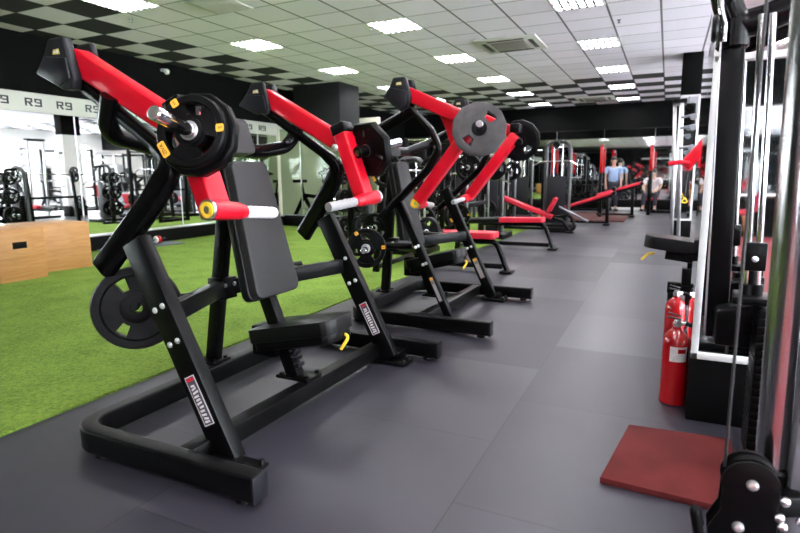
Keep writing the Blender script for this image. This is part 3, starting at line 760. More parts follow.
def lever_first(t, Y0, sy):
    wl = .60
    y = Y0 + sy * wl
    g = G(); g.bar((-2.31, Y0 + sy * .62, 1.652), (-1.76, y, 1.35), .08, .102, up=(.45, 0, .9), bev=.012, seg=3)
    lev = part('press_lever', g, 'red', t, 'red press lever')
    g = G(); g.bar((-1.745, y, 1.42), (-1.595, y, 1.0), .105, .088, up=(1, 0, .3), bev=.012, seg=3); part('lower_lever', g, 'red', lev)
    g = G(); g.bar((-1.757, y, 1.455), (-1.735, y, 1.395), .112, .096, up=(1, 0, .3), bev=.01, seg=3); part('lever_cap', g, 'steel', lev)
    g = G(); g.cyl((-1.575, Y0 + sy * .50, 1.015), (-1.565, Y0 + sy * .672, 1.03), .036, .040, 22, .006); g.cyl((-1.585, Y0 + sy * .46, 1.01), (-1.575, Y0 + sy * .51, 1.015), .030, .034, 20, .004)
    part('handle_socket', g, 'red', lev)
    g = G(); g.cyl((-1.565, Y0 + sy * .672, 1.03), (-1.564, Y0 + sy * .686, 1.031), .041, n=24, bev=.004); cp = part('socket_cap', g, 'silver', lev)
    g = G(); g.ring([(.031, 0), (.031, .004), (.015, .004), (.015, 0)], (-1.564, Y0 + sy * .685, 1.031), (0, sy, 0), 24); part('cap_ring', g, 'yellow', lev)
    g = G(); pr_ = []
    n = 13
    for k in range(n): pr_.append((.0245 + (.0025 if k % 2 else 0), .245 * k / (n - 1)))
    g.lathe(pr_, (-1.585, Y0 + sy * .47, 1.01), (-.03, -sy * .245, -.02), 18)
    part('hand_grip', g, 'tape' if sy < 0 else 'greygrip', lev, 'white taped hand grip' if sy < 0 else 'pale grey rubber hand grip')
    g = G(); g.lathe([(.020, 0), (.020, .008), (.012, .014), (.0, .014)] if 0 else [(.021, 0), (.021, .008), (.012, .014)], (-1.764, y - .053, 1.318), (0, -1, 0), 18); part('lever_bolt', g, 'bolt', lev)
    # loading horn
    a, b = V((-1.625, Y0 + sy * .56, 1.285)), V((-1.527, Y0 + sy * .93, 1.362))
    d = (b - a).normalized()
    g = G(); g.cyl(a, b, .0252, n=22, bev=.005); part('loading_horn', g, 'chrome', lev)
    g = G(); g.cyl(a + d * .0, a + d * .085, .034, n=20, bev=.004); g.cyl(a + d * .075, a + d * .088, .052, n=24, bev=.003); part('horn_collar', g, 'steel', lev)
    return lev
P1 = dict(label='red and black chest press nearest the camera, with white taped grip', ox=-1.75, Y0=2.25,
    Wl=.855, xb=-2.225, xf=-1.235, xc=-1.62, up=((-1.50, .03), (-1.945, .90)), Wu=.70, uw=.112, b1=.635, b2=.50, st=.275, sl=.105, stick='strippale', rich=True,
    Wa=.635, arm=[(-2.135, .775), (-1.905, 1.04), (-1.785, 1.205), (-1.88, 1.285), (-2.28, 1.545)], armr=[0, .4, .10, .2, 0], splay=[.085, .02, -.01, -.015, -.015], knee=2, aw=.102, as0=1.0, as1=.52,
    Wh=.62, head=[(-2.385, 1.735), (-2.285, 1.735), (-2.24, 1.565), (-2.255, 1.52), (-2.318, 1.52), (-2.49, 1.60), (-2.415, 1.685)], hc=(-2.34, 1.62),
    badge=(-2.335, 1.675), fold=[(-2.47, 1.60), (-2.40, 1.662), (-2.27, 1.645), (-2.255, 1.56), (-2.32, 1.532)], piv=(-2.33, 1.63), lever=lever_first,
    cross=[(-2.08, .655, 1.485), (-2.16, .63, 1.34), (-2.18, .40, 1.30)], apex=(-2.17, .555), brace=(-1.825, .595), post=((-2.27, .13), (-2.09, 1.13)),
    hp=(-2.06, 1.355), hp_l=.185, pad_c=(-1.895, .885), pad_l=.70, pad_a=math.radians(13.5), pad_w=(.27, .345),
    spost=((-1.70, .12), (-1.93, .70)), seat=(-1.88, -1.385, .435, 0), seat_t=math.radians(11), store=((-1.95, .42, .60), (-2.22, .50, .58), (-2.09, .63, .595)))
press(P1)
def m1pt(sy, k):
    a = V((-1.625, 2.25 + sy * .56, 1.285)); b = V((-1.527, 2.25 + sy * .93, 1.362)); return a + (b - a) * k
def m1ax(sy): return m1pt(sy, 1) - m1pt(sy, 0)
weight_plate(m1pt(-1, .295), m1ax(-1), 'black faceted weight plate hung inside the orange labelled plate on the nearest press', R=.160, T=.042, marks=False, phase=.2)
weight_plate(m1pt(-1, .405), m1ax(-1), 'black grip weight plate with orange labels on the nearest press lever', R=.137, T=.042, sides=36, phase=.4, roll=0.0)
weight_plate(m1pt(1, .27), m1ax(1), 'black octagonal weight plate on the far lever of the nearest press', R=.168, T=.055, sides=8, phase=PI / 8, marks=False, web=.95)
weight_plate((-2.10, 2.25 - .60, .583), (V((-2.06, 2.25 - .66, .60)) - V((-2.20, 2.25 - .52, .58))), 'black grip weight plate stored low behind the nearest upright over the turf', R=.185, T=.085, marks=False, sides=36, phase=1.0, web=.86, collar=False)

# second press: levers swing back and carry round worn plates
def lever_second(t, Y0, sy):
    y = Y0 + sy * .60
    g = G(); g.bar((-1.745, Y0 + sy * .62, 1.745), (-1.26, y + sy * .02, 1.525), .075, .095, up=(.4, 0, .9), bev=.01, seg=3)
    lev = part('press_lever', g, 'red', t, 'red press lever')
    g = G(); g.prism([(-1.50, 1.60), (-1.36, 1.55), (-1.27, 1.40), (-1.33, 1.33), (-1.40, 1.36), (-1.45, 1.50)], (0, y, 0), (1, 0, 0), (0, 0, 1), .03, bev=.006); part('gusset', g, 'red', lev)
    g = G(); g.bar((-1.235, y, 1.50), (-1.66, y, .965), .085 if sy < 0 else .12, .085, up=(1, 0, .8), bev=.012, seg=3); part('lower_lever', g, 'red', lev)
    g = G(); g.box((-1.24, y, 1.56), (.09, .10, .08), bev=.012); part('lever_cap', g, 'red' if sy < 0 else 'steel', lev)
    g = G(); g.cyl((-1.675, Y0 + sy * .46, .94), (-1.67, Y0 + sy * .62, .95), .036, .040, 22, .006); part('handle_socket', g, 'red', lev)
    g = G(); g.cyl((-1.67, Y0 + sy * .62, .95), (-1.67, Y0 + sy * .635, .951), .041, n=24, bev=.004); part('socket_cap', g, 'silver', lev)
    g = G(); g.ring([(.031, 0), (.031, .004), (.015, .004), (.015, 0)], (-1.67, Y0 + sy * .634, .951), (0, sy, 0), 24); part('cap_ring', g, 'yellow', lev)
    g = G(); g.cyl((-1.675, Y0 + sy * .47, .94), (-1.695, Y0 + sy * .24, .92), .0205, n=18, bev=.005); part('hand_grip', g, 'greygrip', lev, 'pale grey rubber hand grip')
    a, b = V((-1.21, Y0 + sy * .56, 1.435)), V((-1.12 if sy < 0 else -1.25, Y0 + sy * .84, 1.48)); d = (b - a).normalized()
    g = G(); g.cyl(a, b, .0252, n=20, bev=.005); part('loading_horn', g, 'darkchrome', lev)
    g = G(); g.cyl(a, a + d * .085, .036, n=20, bev=.004); part('horn_collar', g, 'steel', lev)
    return lev
Y2 = 4.36
P2 = dict(P1); P2.update(label='second red and black press with grey round plates, behind the nearest press', ox=-1.75, Y0=Y2,
    Wl=.655, xb=-2.225, xf=-1.075, xc=-1.62, up=((-1.405, .03), (-1.865, .99)), Wu=.53, uw=.058, uwf=.088, b1=.62, b2=.49, st=.30, sl=.10, stick='strip2', rich=False,
    Wa=.60, arm=[(-1.97, .84), (-1.575, 1.20), (-1.49, 1.345), (-1.56, 1.487), (-1.74, 1.66)], armr=[0, .1, .08, .1, 0], splay=[0, 0, 0, 0, 0], knee=2, aw=.052, as0=1.0, as1=.75,
    Wh=.62, head=[(-1.815, 1.845), (-1.715, 1.845), (-1.675, 1.70), (-1.70, 1.64), (-1.755, 1.605), (-1.895, 1.715), (-1.835, 1.795)], hc=(-1.78, 1.74),
    badge=(-1.765, 1.80), fold=[(-1.88, 1.715), (-1.82, 1.775), (-1.70, 1.745), (-1.71, 1.66), (-1.755, 1.625)], piv=(-1.76, 1.745), lever=lever_second,
    cross=[(-1.70, .60, 1.62), (-2.08, .585, 1.45), (-2.2, .35, 1.37)], apex=(-2.14, .555), brace=(-1.67, .60), post=((-2.25, .13), (-2.17, 1.18)),
    hp=(-2.20, 1.385), hp_l=.14, pad_c=(-2.035, .905), pad_l=.74, pad_a=math.radians(12), pad_w=(.22, .30),
    spost=((-1.78, .12), (-2.0, .70)), seat=(-1.99, -1.49, .50, 0), seat_t=math.radians(14), store=((-1.80, .40, .60), (-2.14, .50, .60), (-2.02, .80, .60)))
press(P2)
def m2pt(sy, k):
    a = V((-1.21, Y2 + sy * .56, 1.435)); b = V((-1.12 if sy < 0 else -1.25, Y2 + sy * .84, 1.48)); return a + (b - a) * k
for sy, lab in ((-1, 'worn grey twelve sided weight plate facing the aisle on the second press'), (1, 'black weight plate on the far lever of the second press')):
    c = m2pt(sy, .52); ax = m2pt(sy, 1) - m2pt(sy, 0)
    t = thing('weight_plate', lab, 'weight plate', c)
    s_, u_, d_ = frame_of(ax)
    g = G(); R_ = .185; T_ = .045
    g.ring([(R_, -.017), (R_, .017), (R_ * .95, .0225), (R_ * .72, .0215), (R_ * .70, .012), (R_ * .70, -.012), (R_ * .72, -.0215), (R_ * .95, -.0225)], c, ax, 12, .15)
    for k in range(2): g.sector(c, ax, .066, R_ * .715, math.radians(65 + 180 * k) , math.radians(208 + 180 * k), .040, 16)
    g.ring([(.078, -.0205), (.078, .0205), (.05, .0205), (.05, -.0205)], c, ax, 24)
    o = part('plate_body', g, 'greyplate' if sy < 0 else 'rubber', t)
    g = G(); g.ring([(.052, -.026), (.052, .026), (.0265, .027), (.0265, -.027)], c, ax, 24); part('steel_bushing', g, 'rubber', t)
weight_plate((-2.085, Y2 - .64, .60), V((-2.02, -.80, .6)) - V((-2.14, -.50, .6)), 'black grip weight plate with orange labels stored behind the second press', R=.155, T=.05, sides=36, phase=.5)
weight_plate((-2.09, Y2 + .63, .60), V((-2.02, .80, .6)) - V((-2.14, .50, .6)), 'black grip weight plate stored on the far side of the second press', R=.155, T=.05, sides=36, phase=.5, marks=False)

# ------------------------------------------------------------------ left side: plyo boxes, mat, roller
def plyo(x0, x1, y0, y1, h, label, hole, rz=0.0):
    cx, cy = (x0 + x1) / 2, (y0 + y1) / 2; t = thing('plyometric_box', label, 'wooden box', (cx, cy, .012)); th = .02; z0 = .012
    for nm, c, s in (('front_panel', (x1 - th / 2, cy, h / 2), (th, y1 - y0, h)), ('back_panel', (x0 + th / 2, cy, h / 2), (th, y1 - y0, h)),
                     ('side_panel', (cx, y0 + th / 2, h / 2), (x1 - x0 - 2 * th, th, h)), ('side_panel', (cx, y1 - th / 2, h / 2), (x1 - x0 - 2 * th, th, h)),
                     ('top_panel', (cx, cy, h - th / 2 + .001), (x1 - x0 - .002, y1 - y0 - .002, th))):
        g = G(); g.box((c[0], c[1], c[2] + z0), s, bev=.003); part(nm, g, 'wood', t)
    if hole:
        g = G(); g.box((x1 + .0005, cy - .02, h * .70), (.003, .155, .075), bev=.001); part('hand_slot', g, 'basebl', t, 'dark hand slot')
    t.rotation_euler = (0, 0, rz); return t
plyo(-7.25, -6.555, 3.46, 3.98, .595, 'plywood jump box with a dark hand slot on the turf', True)
plyo(-7.48, -6.83, 4.05, 4.76, .59, 'plain plywood jump box beside the slotted box on the turf', False, math.radians(-9))
g = G(); g.box((-7.93, 6.42, .021), (.46, 1.35, .018), rot=Matrix.Rotation(math.radians(-8), 3, 'Z'), bev=.005); solo('exercise_mat', g, 'matgrey', 'grey exercise mat lying on the turf below the mirror', 'mat', (-7.93, 6.42, .012))
t = thing('ab_roller', 'red and white exercise roller lying on the grey mat', 'exercise roller', (-7.93, 6.80, .03))
g = G(); g.cyl((-7.93, 6.72, .10), (-7.93, 6.79, .10), .068, n=28, bev=.012); part('wheel', g, 'extred', t, 'red wheel')
g = G(); g.cyl((-7.93, 6.69, .10), (-7.93, 6.72, .10), .055, .062, n=28, bev=.006); part('wheel_rim', g, 'white', t, 'white wheel rim')
for a, b in ((6.58, 6.69), (6.79, 6.93)):
    g = G(); g.cyl((-7.93, a, .10), (-7.93, b, .10), .017, n=14, bev=.004); part('handle', g, 'rubber', t)

# ------------------------------------------------------------------ exercise bikes
def spin_bike(label, group=None, loc=(0, 0, 0), rz=0):
    t = thing('exercise_bike', label, 'exercise bike', (0, 0, 0), group)
    g = G(); g.box((.5, 0, .05), (.06, .5, .06), bev=.01); g.box((-.5, 0, .05), (.06, .5, .06), bev=.01); g.bar((-.5, 0, .07), (.5, 0, .07), .06, .05); part('base', g, 'steel', t)
    g = G(); g.bar((-.42, 0, .08), (-.12, 0, .62), .05, .07); g.bar((.45, 0, .10), (.30, 0, .80), .05, .07); g.bar((-.12, 0, .60), (.33, 0, .55), .05, .07); g.bar((-.15, 0, .62), (.05, 0, .22), .05, .07); g.bar((.05, 0, .22), (.42, 0, .2), .05, .06); part('frame', g, 'steel', t)
    g = G(); g.cyl((.38, -.03, .33), (.38, .03, .33), .24, n=30, bev=.008); part('flywheel', g, 'greymetal', t)
    g = G(); g.cyl((-.13, 0, .6), (-.19, 0, .86), .02, n=12); g.prism([(-.14, -.10), (.0, -.06), (.14, -.02), (.14, .02), (0, .06), (-.14, .10)], (-.2, 0, .88), (1, 0, 0), (0, 1, 0), .06, bev=.02); part('saddle', g, 'leather2', t)
    g = G(); g.cyl((.30, 0, .78), (.25, 0, 1.02), .02, n=12)
    for s in (-1, 1): g.tube(fillet([(.25, 0, 1.02), (.26, s * .2, 1.03), (.46, s * .2, 1.09), (.5, s * .12, 1.15)], .05, 5), .017, 10)
    g.box((.32, 0, 1.10), (.03, .14, .09), bev=.01); part('handlebar', g, 'rubber', t)
    g = G(); g.cyl((.05, -.09, .24), (.05, .09, .24), .02, n=12)
    for s in (-1, 1): g.bar((.05, s * .09, .24), (.05 + s * .12, s * .09, .24 - s * .1), .02, .03); g.box((.05 + s * .14, s * .13, .24 - s * .1), (.09, .09, .02), bev=.004)
    part('pedal_crank', g, 'silver', t)
    t.location = loc; t.rotation_euler = (0, 0, rz); ORG[t.name] = V(loc); return t
bike = spin_bike('black exercise bike behind glass, beside the beige wall', None, (-7.70, 11.05, 0), math.radians(8)); bike.scale = (1.2, 1.2, 1.2)
dup(bike, (-7.2, 11.85, 0), 'black exercise bike behind glass, next to the bay corner', None, math.radians(8))

# ------------------------------------------------------------------ benches along the turf edge
def bench_station(Y, xf, pad, label, rx, rackh, bar=None, extra=None, padm='redpad'):
    """pad = list of (x0, z0, x1, z1, width, material, name)"""
    t = thing('weight_bench', label, 'weight bench', ((xf + rx) / 2, Y, 0), 'weight benches along the turf edge')
    g = G(); x0, z0, x1, z1 = pad[0][:4]
    g.tube(fillet([(rx + .1, Y, z0 - .11), (xf - .14, Y, z1 - .11), (xf, Y, 0.03)], .13, 7), .033, 14); part('front_leg', g, 'gloss', t)
    g = G(); g.box((xf, Y, .015), (.14, .20, .03), bev=.008); part('foot', g, 'rubber', t)
    g = G(); g.bar((rx, Y, .075), (xf - .06, Y, .075), .06, .06); part('base_rail', g, 'steel', t)
    for q in pad:
        a, b = V((q[0], Y, q[1])), V((q[2], Y, q[3])); d = (b - a); L = d.length; d.normalize(); n = V((-d.z, 0, d.x))
        if len(q) > 5 and q[5] == 'roll':
            g = G(); g.cyl(a - n * .05, b - n * .05, .052, n=18, bev=.015); part('roller_pad', g, 'leather2', t, 'black roller pad')
        else:
            g = G(); c = (a + b) / 2 - n * .04; r = .04; w = q[4]; pts = []
            for cx, cy, a0 in ((L / 2 - r, -w / 2 + r, -90), (L / 2 - r, w / 2 - r, 0), (-L / 2 + r, w / 2 - r, 90), (-L / 2 + r, -w / 2 + r, 180)):
                for k in range(5): aa = math.radians(a0 + 22.5 * k); pts.append((cx + r * math.cos(aa), cy + r * math.sin(aa)))
            g.prism(pts, c, d, (0, 1, 0), .075, bev=.022, seg=3); part('bench_pad', g, q[5] if len(q) > 5 else padm, t, 'red vinyl bench pad' if (q[5] if len(q) > 5 else padm) == 'redpad' else None)
    for s in (-1, 1):
        g = G(); g.bar((rx - .12, Y + s * .58, .0), (rx, Y + s * .56, rackh), .06, .08, up=(1, 0, 0)); part('upright', g, 'steel', t)
        g = G(); g.box((rx - .03, Y + s * .56, rackh * .55), (.012, .045, rackh * .8), bev=.003); g.box((rx + .03, Y + s * .56, rackh * .62), (.02, .03, rackh * .6), bev=.003); part('wear_plate', g, 'silver', t)
        g = G(); g.prism([(-.05, -.05), (.07, -.05), (.07, .03), (.045, .03), (.045, -.015), (-.05, -.015)], (rx + .04, Y + s * .56, rackh - .12), (1, 0, 0), (0, 0, 1), .03, bev=.004); part('bar_hook', g, 'silver', t)
        g = G(); g.cyl((rx - .04, Y + s * .58, .55), (rx - .04, Y + s * .86, .57), .025, n=16, bev=.004); part('storage_horn', g, 'chrome', t)
    g = G(); g.bar((rx - .1, Y - .58, .08), (rx - .1, Y + .58, .08), .06, .06, up=(0, 0, 1)); g.bar((rx - .05, Y - .58, .7), (rx - .05, Y + .58, .7), .05, .06, up=(0, 0, 1)); part('rack_crossbar', g, 'steel', t)
    if extra: extra(t)
    return t
def barbell(x, y, z, label, L=2.0):
    t = thing('barbell', label, 'barbell', (x, y, z)); L2 = L / 2
    g = G(); g.cyl((x, y - L2, z), (x, y + L2, z), .0145, n=14); part('shaft', g, 'chrome', t)
    for s in (-1, 1):
        g = G(); g.cyl((x, y + s * .66, z), (x, y + s * L2, z), .0245, n=18, bev=.003); g.cyl((x, y + s * .64, z), (x, y + s * .67, z), .038, n=18, bev=.003); part('sleeve', g, 'chrome', t)
    return t
bench_station(6.38, -1.66, [(-2.62, .485, -1.80, .485, .30)], 'red padded flat bench just behind the second press', -3.0, 1.28)
bench_station(8.66, -1.54, [(-2.38, .49, -1.69, .505, .28), (-2.93, .47, -2.38, .50, .1, 'roll')], 'flat red bench with long black roller, second bench in the row', -2.78, 1.34)
def ext_c(t):
    g = G(); g.tube(fillet([(-1.93, 11.37, .52), (-1.36, 11.37, .235)], .1), .022, 10); part('foot_bar', g, 'greymetal', t, 'grey foot bar')
    a, b = V((-2.13, 11.37, .42)), V((-1.99, 11.37, .70)); g = G(); g.bar(a, b, .26, .07, up=(1, 0, 0), bev=.025, seg=3); part('thigh_pad', g, 'redpad', t, 'red upturned pad')
    g = G(); g.tube(fillet([(-2.1, 11.37, .3), (-1.72, 11.37, .38), (-1.58, 11.37, .1), (-1.75, 11.37, .03), (-2.2, 11.37, .03)], .14, 6), .03, 12); part('curved_foot', g, 'gloss', t)
bench_station(11.37, -1.70, [(-3.10, .745, -2.04, .345, .30)], 'sloping red bench with upturned end pad, third bench in the row', -3.15, 1.3, extra=ext_c)
def incline(Y, x0, z0, x1, z1, px, label):
    t = thing('incline_bench', label, 'weight bench', (px, Y, 0), 'weight benches along the turf edge')
    a, b = V((x0, Y, z0)), V((x1, Y, z1))
    g = G(); g.bar(a, b, .28, .075, up=(0, 0, 1), bev=.03, seg=3); part('bench_pad', g, 'redpad', t, 'long red bench pad')
    g = G(); g.bar(a - V((0, 0, .06)), b - V((0, 0, .06)), .07, .06); part('pad_rail', g, 'steel', t)
    g = G(); g.bar((px, Y, .02), (px - .02, Y, z1 - .12), .07, .08, up=(1, 0, 0)); part('support_post', g, 'steel', t)
    g = G(); g.box((px, Y, .02), (.14, .5, .04), bev=.01); part('foot', g, 'rubber', t)
    g = G(); g.bar((x0, Y, .06), (px, Y, .06), .06, .05); g.bar((x0 + .1, Y, .06), (x0 + .1, Y, z0 - .05), .06, .06, up=(1, 0, 0)); g.box((x0 + .1, Y, .03), (.08, .5, .05), bev=.008); part('base_frame', g, 'steel', t)
    g = G()
    for s in (-1, 1): g.cyl((x1 + .02, Y - .16, z1 + .03 + s * .05), (x1 + .02, Y + .16, z1 + .03 + s * .05), .045, n=16, bev=.01)
    part('ankle_roller', g, 'leather2', t)
    return t
incline(13.49, -2.25, .36, -1.10, .745, -1.2, 'long sloping red bench rising to the aisle in front of the red platform')
ib = incline(15.9, -1.7, .57, -.62, .90, -.80, 'smaller sloping red bench farther back near the far mirror'); ib.location.z = .03
for (x, y, z, lab) in ((-2.90, 6.38, 1.22, 'loaded chrome barbell on the bench right behind the second press'), (-2.69, 8.66, 1.27, 'loaded chrome barbell on the bench with the long black roller'), (-3.08, 11.37, 1.24, 'loaded chrome barbell racked over the sloping third bench')):
    barbell(x, y, z, lab)
k = 0
for bi, (x, y, z) in enumerate(((-2.90, 6.38, 1.22), (-2.69, 8.66, 1.27), (-3.08, 11.37, 1.24))):
    for s in (-1, 1):
        nm = ('near', 'far')[s > 0]; bn = ('bench behind the second press', 'bench with the black roller', 'sloping third bench')[bi]
        weight_plate((x, y + s * .71, z), (0, 1, 0), 'big black weight plate on the %s end of the barbell, %s' % (nm, bn), R=.20, T=.05, sides=24, marks=(s < 0 and bi == 0))
        rx = (-3.0, -2.78, -3.15)[bi]
        weight_plate((rx - .04, y + s * .72, .562), (0, 1, .07), 'black weight plate stored low on the %s upright, %s' % (nm, bn), R=.17, T=.05, sides=24, marks=(s < 0 and bi == 1), phase=.8)
# plate tree between the presses and the glass bay
def plate_tree(x, y, label, tag_):
    t = thing('plate_tree', label, 'plate rack', (x, y, 0))
    g = G(); g.bar((x, y, .03), (x, y, 1.28), .08, .08, up=(1, 0, 0)); part('post', g, 'steel', t)
    g = G(); g.box((x, y, .03), (.6, .08, .06), bev=.01); g.box((x, y, .03), (.08, .6, .06), bev=.01); part('base', g, 'steel', t)
    i = 0
    for z in (.40, .80, 1.17):
        for s in (-1, 1):
            g = G(); g.cyl((x + s * .03, y, z), (x + s * .34, y, z + .02), .0245, n=16, bev=.003); part('storage_horn', g, 'chrome', t)
            weight_plate((x + s * .14, y, z + .0065), (s, 0, .06), 'black weight plate, %s %s on the plate tree %s' % (('bottom', 'middle', 'top')[(z > .5) + (z > 1)], ('left', 'right')[s > 0], tag_), R=(.19, .17, .14)[(z > .5) + (z > 1)], T=.06, sides=24, marks=False, phase=z)
            i += 1
    return t
plate_tree(-4.1, 6.9, 'black plate tree loaded with plates on the turf beyond the presses', 'beyond the presses')
plate_tree(-3.75, 9.6, 'black plate tree loaded with plates beside the bench with roller', 'beside the roller bench')

# tall cable tower with silver arch
def cable_tower(x, y, label, rz=0.0, red=False, dim=(.5, 1.85)):
    t = thing('cable_tower', label, 'gym machine', (x, y, 0)); w, hh = dim
    g = G(); g.tube(fillet([(x - w / 2, y, .03), (x - w / 2, y, hh), (x + w / 2, y, hh), (x + w / 2, y, .03)], .16, 8), .04, 14); part('arched_frame', g, 'towergrey', t)
    g = G(); g.box((x, y, .05), (w + .25, .7, .1), bev=.015); part('base', g, 'steel', t)
    for s in (-1, 1):
        g = G(); g.cyl((x + s * .09, y, .1), (x + s * .09, y, hh - .05), .011, n=10); part('guide_rod', g, 'chrome', t)
    g = G()
    for k in range(13): g.box((x, y, .14 + k * .052), (.28, .14, .046), bev=.004)
    part('weight_stack', g, 'steel', t)
    g = G(); g.box((x, y - .12, .62), (w - .1, .02, 1.0), bev=.006); part('front_shroud', g, 'extred' if red else 'plastic', t)
    g = G(); g.cyl((x, y - .28, hh - .08), (x, y - .25, hh - .08), .07, n=24, bev=.006); g.bar((x, y, hh - .02), (x, y - .3, hh - .04), .05, .06); part('top_pulley', g, 'steel', t)
    g = G(); g.tube([(x, y - .33, hh - .08), (x, y - .33, hh - .42)], .004, 8); part('cable', g, 'ink', t)
    g = G(); g.tube(fillet([(x - .45, y - .33, hh - .5), (x - .3, y - .33, hh - .42), (x + .3, y - .33, hh - .42), (x + .45, y - .33, hh - .5)], .06), .016, 10); part('pull_bar', g, 'chrome', t)
    return t
cable_tower(-2.15, 12.35, 'tall cable tower with grey arched frame behind the sloping third bench')
cable_tower(-2.95, 10.05, 'slim dark cable tower standing between the roller bench and the sloping bench', dim=(.42, 1.5))
cable_tower(-3.35, 12.5, 'slim dark cable tower standing left of the tall arched tower', dim=(.45, 1.6))
cable_tower(-3.45, 7.55, 'slim dark cable tower standing between the first two red benches', dim=(.42, 1.4))
cable_tower(-3.5, 14.6, 'cable tower with grey arch beyond the third bench, left', red=False, dim=(.6, 2.0))
cable_tower(-4.6, 13.2, 'cable tower with grey arch farther left on the turf', dim=(.6, 2.05))
# red platform mat, dumbbell rack, racks with red uprights
g = G(); g.box((-1.75, 15.95, .015), (1.7, 3.1, .03), bev=.006); M['matdark'] = mat('dark_maroon_rubber', (.05, .012, .011), .7, spec=.2)
solo('platform_mat', g, 'matdark', 'large dark red platform mat under the far sloping bench', 'mat', (-1.75, 16.1, 0))
t = thing('dumbbell_rack', 'black two tier dumbbell rack before the far mirror', 'dumbbell rack', (-2.4, 19.2, 0))
for s in (-1, 1):
    g = G(); g.bar((-2.4 + s * .78, 18.95, .0), (-2.4 + s * .78, 19.4, 1.0), .06, .07); g.box((-2.4 + s * .78, 19.2, .03), (.08, .6, .06), bev=.01); part('end_frame', g, 'steel', t)
for z, y in ((.36, 19.08), (.80, 19.28)):
    g = G(); g.box((-2.4, y, z), (1.6, .30, .03), bev=.005); part('shelf', g, 'steel', t)
db = None
for r, (z, y, nm) in enumerate(((.468, 19.08, 'lower'), (.908, 19.28, 'upper'))):
    for i in range(8):
        x = -3.06 + i * .19; lab = 'black dumbbell with steel handle, %s from the left on the %s shelf' % (ORD[i], nm)
        if db is None:
            db = thing('dumbbell', lab, 'dumbbell', (x, y, z), 'dumbbells on the two tier rack')
            g = G(); g.cyl((x, y - .08, z), (x, y + .08, z), .016, n=12); part('handle', g, 'chrome', db)
            for s in (-1, 1):
                g = G(); g.cyl((x, y + s * .07, z), (x, y + s * .17, z), .075, n=12, bev=.012); part('head', g, 'rubber', db)
        else: dup(db, (x, y, z), lab, 'dumbbells on the two tier rack')
def power_rack(x0, x1, y0, y1, h, label, m='extred', low=None):
    t = thing('power_rack', label, 'power rack', ((x0 + x1) / 2, (y0 + y1) / 2, 0), 'power racks')
    for x in (x0, x1):
        for y in (y0, y1):
            g = G(); g.bar((x, y, .0 if not low else low), (x, y, h), .075, .075, up=(1, 0, 0)); part('upright', g, m, t)
            if low: g = G(); g.bar((x, y, 0), (x, y, low), .09, .09, up=(1, 0, 0)); part('upright_sleeve', g, 'steel', t)
        for z in (.05, h - .04):
            g = G(); g.bar((x, y0, z), (x, y1, z), .07, .07); part('side_rail', g, 'steel', t)
        g = G(); g.bar((x, y0, .85), (x, y1, .85), .04, .05); part('safety_bar', g, 'steel', t)
    for z in (.05, h - .04):
        g = G(); g.bar((x0, y1, z), (x1, y1, z), .07, .07); part('rear_rail', g, 'steel', t)
    g = G(); g.cyl((x0, y0, h - .04), (x1, y0, h - .04), .017, n=12); part('chin_bar', g, 'chrome', t)
    return t
power_rack(-3.25, -1.82, 17.7, 18.5, 2.02, 'power rack with red uprights in front of the dumbbell rack', low=1.2)
power_rack(-.45, .55, 17.2, 18.0, 1.96, 'power rack with red uprights beside the right side of the far mirror', low=1.25)
power_rack(-4.75, -3.75, 10.2, 11.1, 1.9, 'black power rack on the turf left of the slim cable tower', m='steel')
power_rack(-3.95, -3.05, 15.3, 16.2, 1.85, 'black power rack at the turf end left of the red platform mat', m='steel')
barbell(-2.53, 17.66, 1.06, 'barbell standing in the red power rack before the dumbbells', 2.1)

# ------------------------------------------------------------------ right side: extinguishers, mat, machines
def extinguisher(x, y, label, rz=0.0, tag_=True):
    t = thing('fire_extinguisher', label, 'fire extinguisher', (0, 0, 0), 'fire extinguishers')
    g = G(); g.lathe([(.050, 0), (.061, .004), (.0625, .02), (.0600, .032), (.0600, .315), (.057, .340), (.046, .365), (.028, .380), (.021, .386), (.021, .398)], (0, 0, 0), (0, 0, 1), 36); part('cylinder', g, 'extred', t)
    g = G(); g.cyl((0, 0, .395), (0, 0, .43), .017, .015, 18, .002); g.cyl((-.018, 0, .412), (.04, 0, .412), .011, n=14); part('valve', g, 'silver', t)
    g = G(); g.bar((.02, 0, .432), (-.05, 0, .448), .018, .008); g.bar((.02, 0, .448), (-.045, 0, .468), .018, .007); part('lever', g, 'ink', t)
    g = G(); g.cyl((-.001, -.026, .418), (-.001, -.016, .418), .014, n=18); part('gauge', g, 'silver', t)
    g = G(); g.tube(fillet([(.04, 0, .412), (.075, -.02, .405), (.075, -.04, .30), (.062, -.05, .14), (.060, -.05, .08)], .04, 6), .012, 10); part('hose', g, 'rubber', t)
    g = G(); g.cyl((.060, -.05, .10), (.058, -.052, .03), .013, .018, 14); part('nozzle', g, 'rubber', t)
    if tag_:
        g = G(); g.sector((0, 0, .268), (0, 0, 1), .0601, .0607, math.radians(-42), math.radians(38), .075, 14); lb = part('paper_label', g, 'paper', t, 'white printed label')
        g = G(); g.sector((0, 0, .285), (0, 0, 1), .0606, .0611, math.radians(-8), math.radians(30), .022, 8); part('label_print', g, 'extred', lb)
    t.location = (x, y, 0); t.rotation_euler = (0, 0, rz); ORG[t.name] = V((x, y, 0)); return t
extinguisher(.088, 3.0, 'nearest red fire extinguisher with white label by the column mirror', math.radians(18))
extinguisher(.095, 3.78, 'second red fire extinguisher just behind the labelled one', math.radians(30), tag_=False)
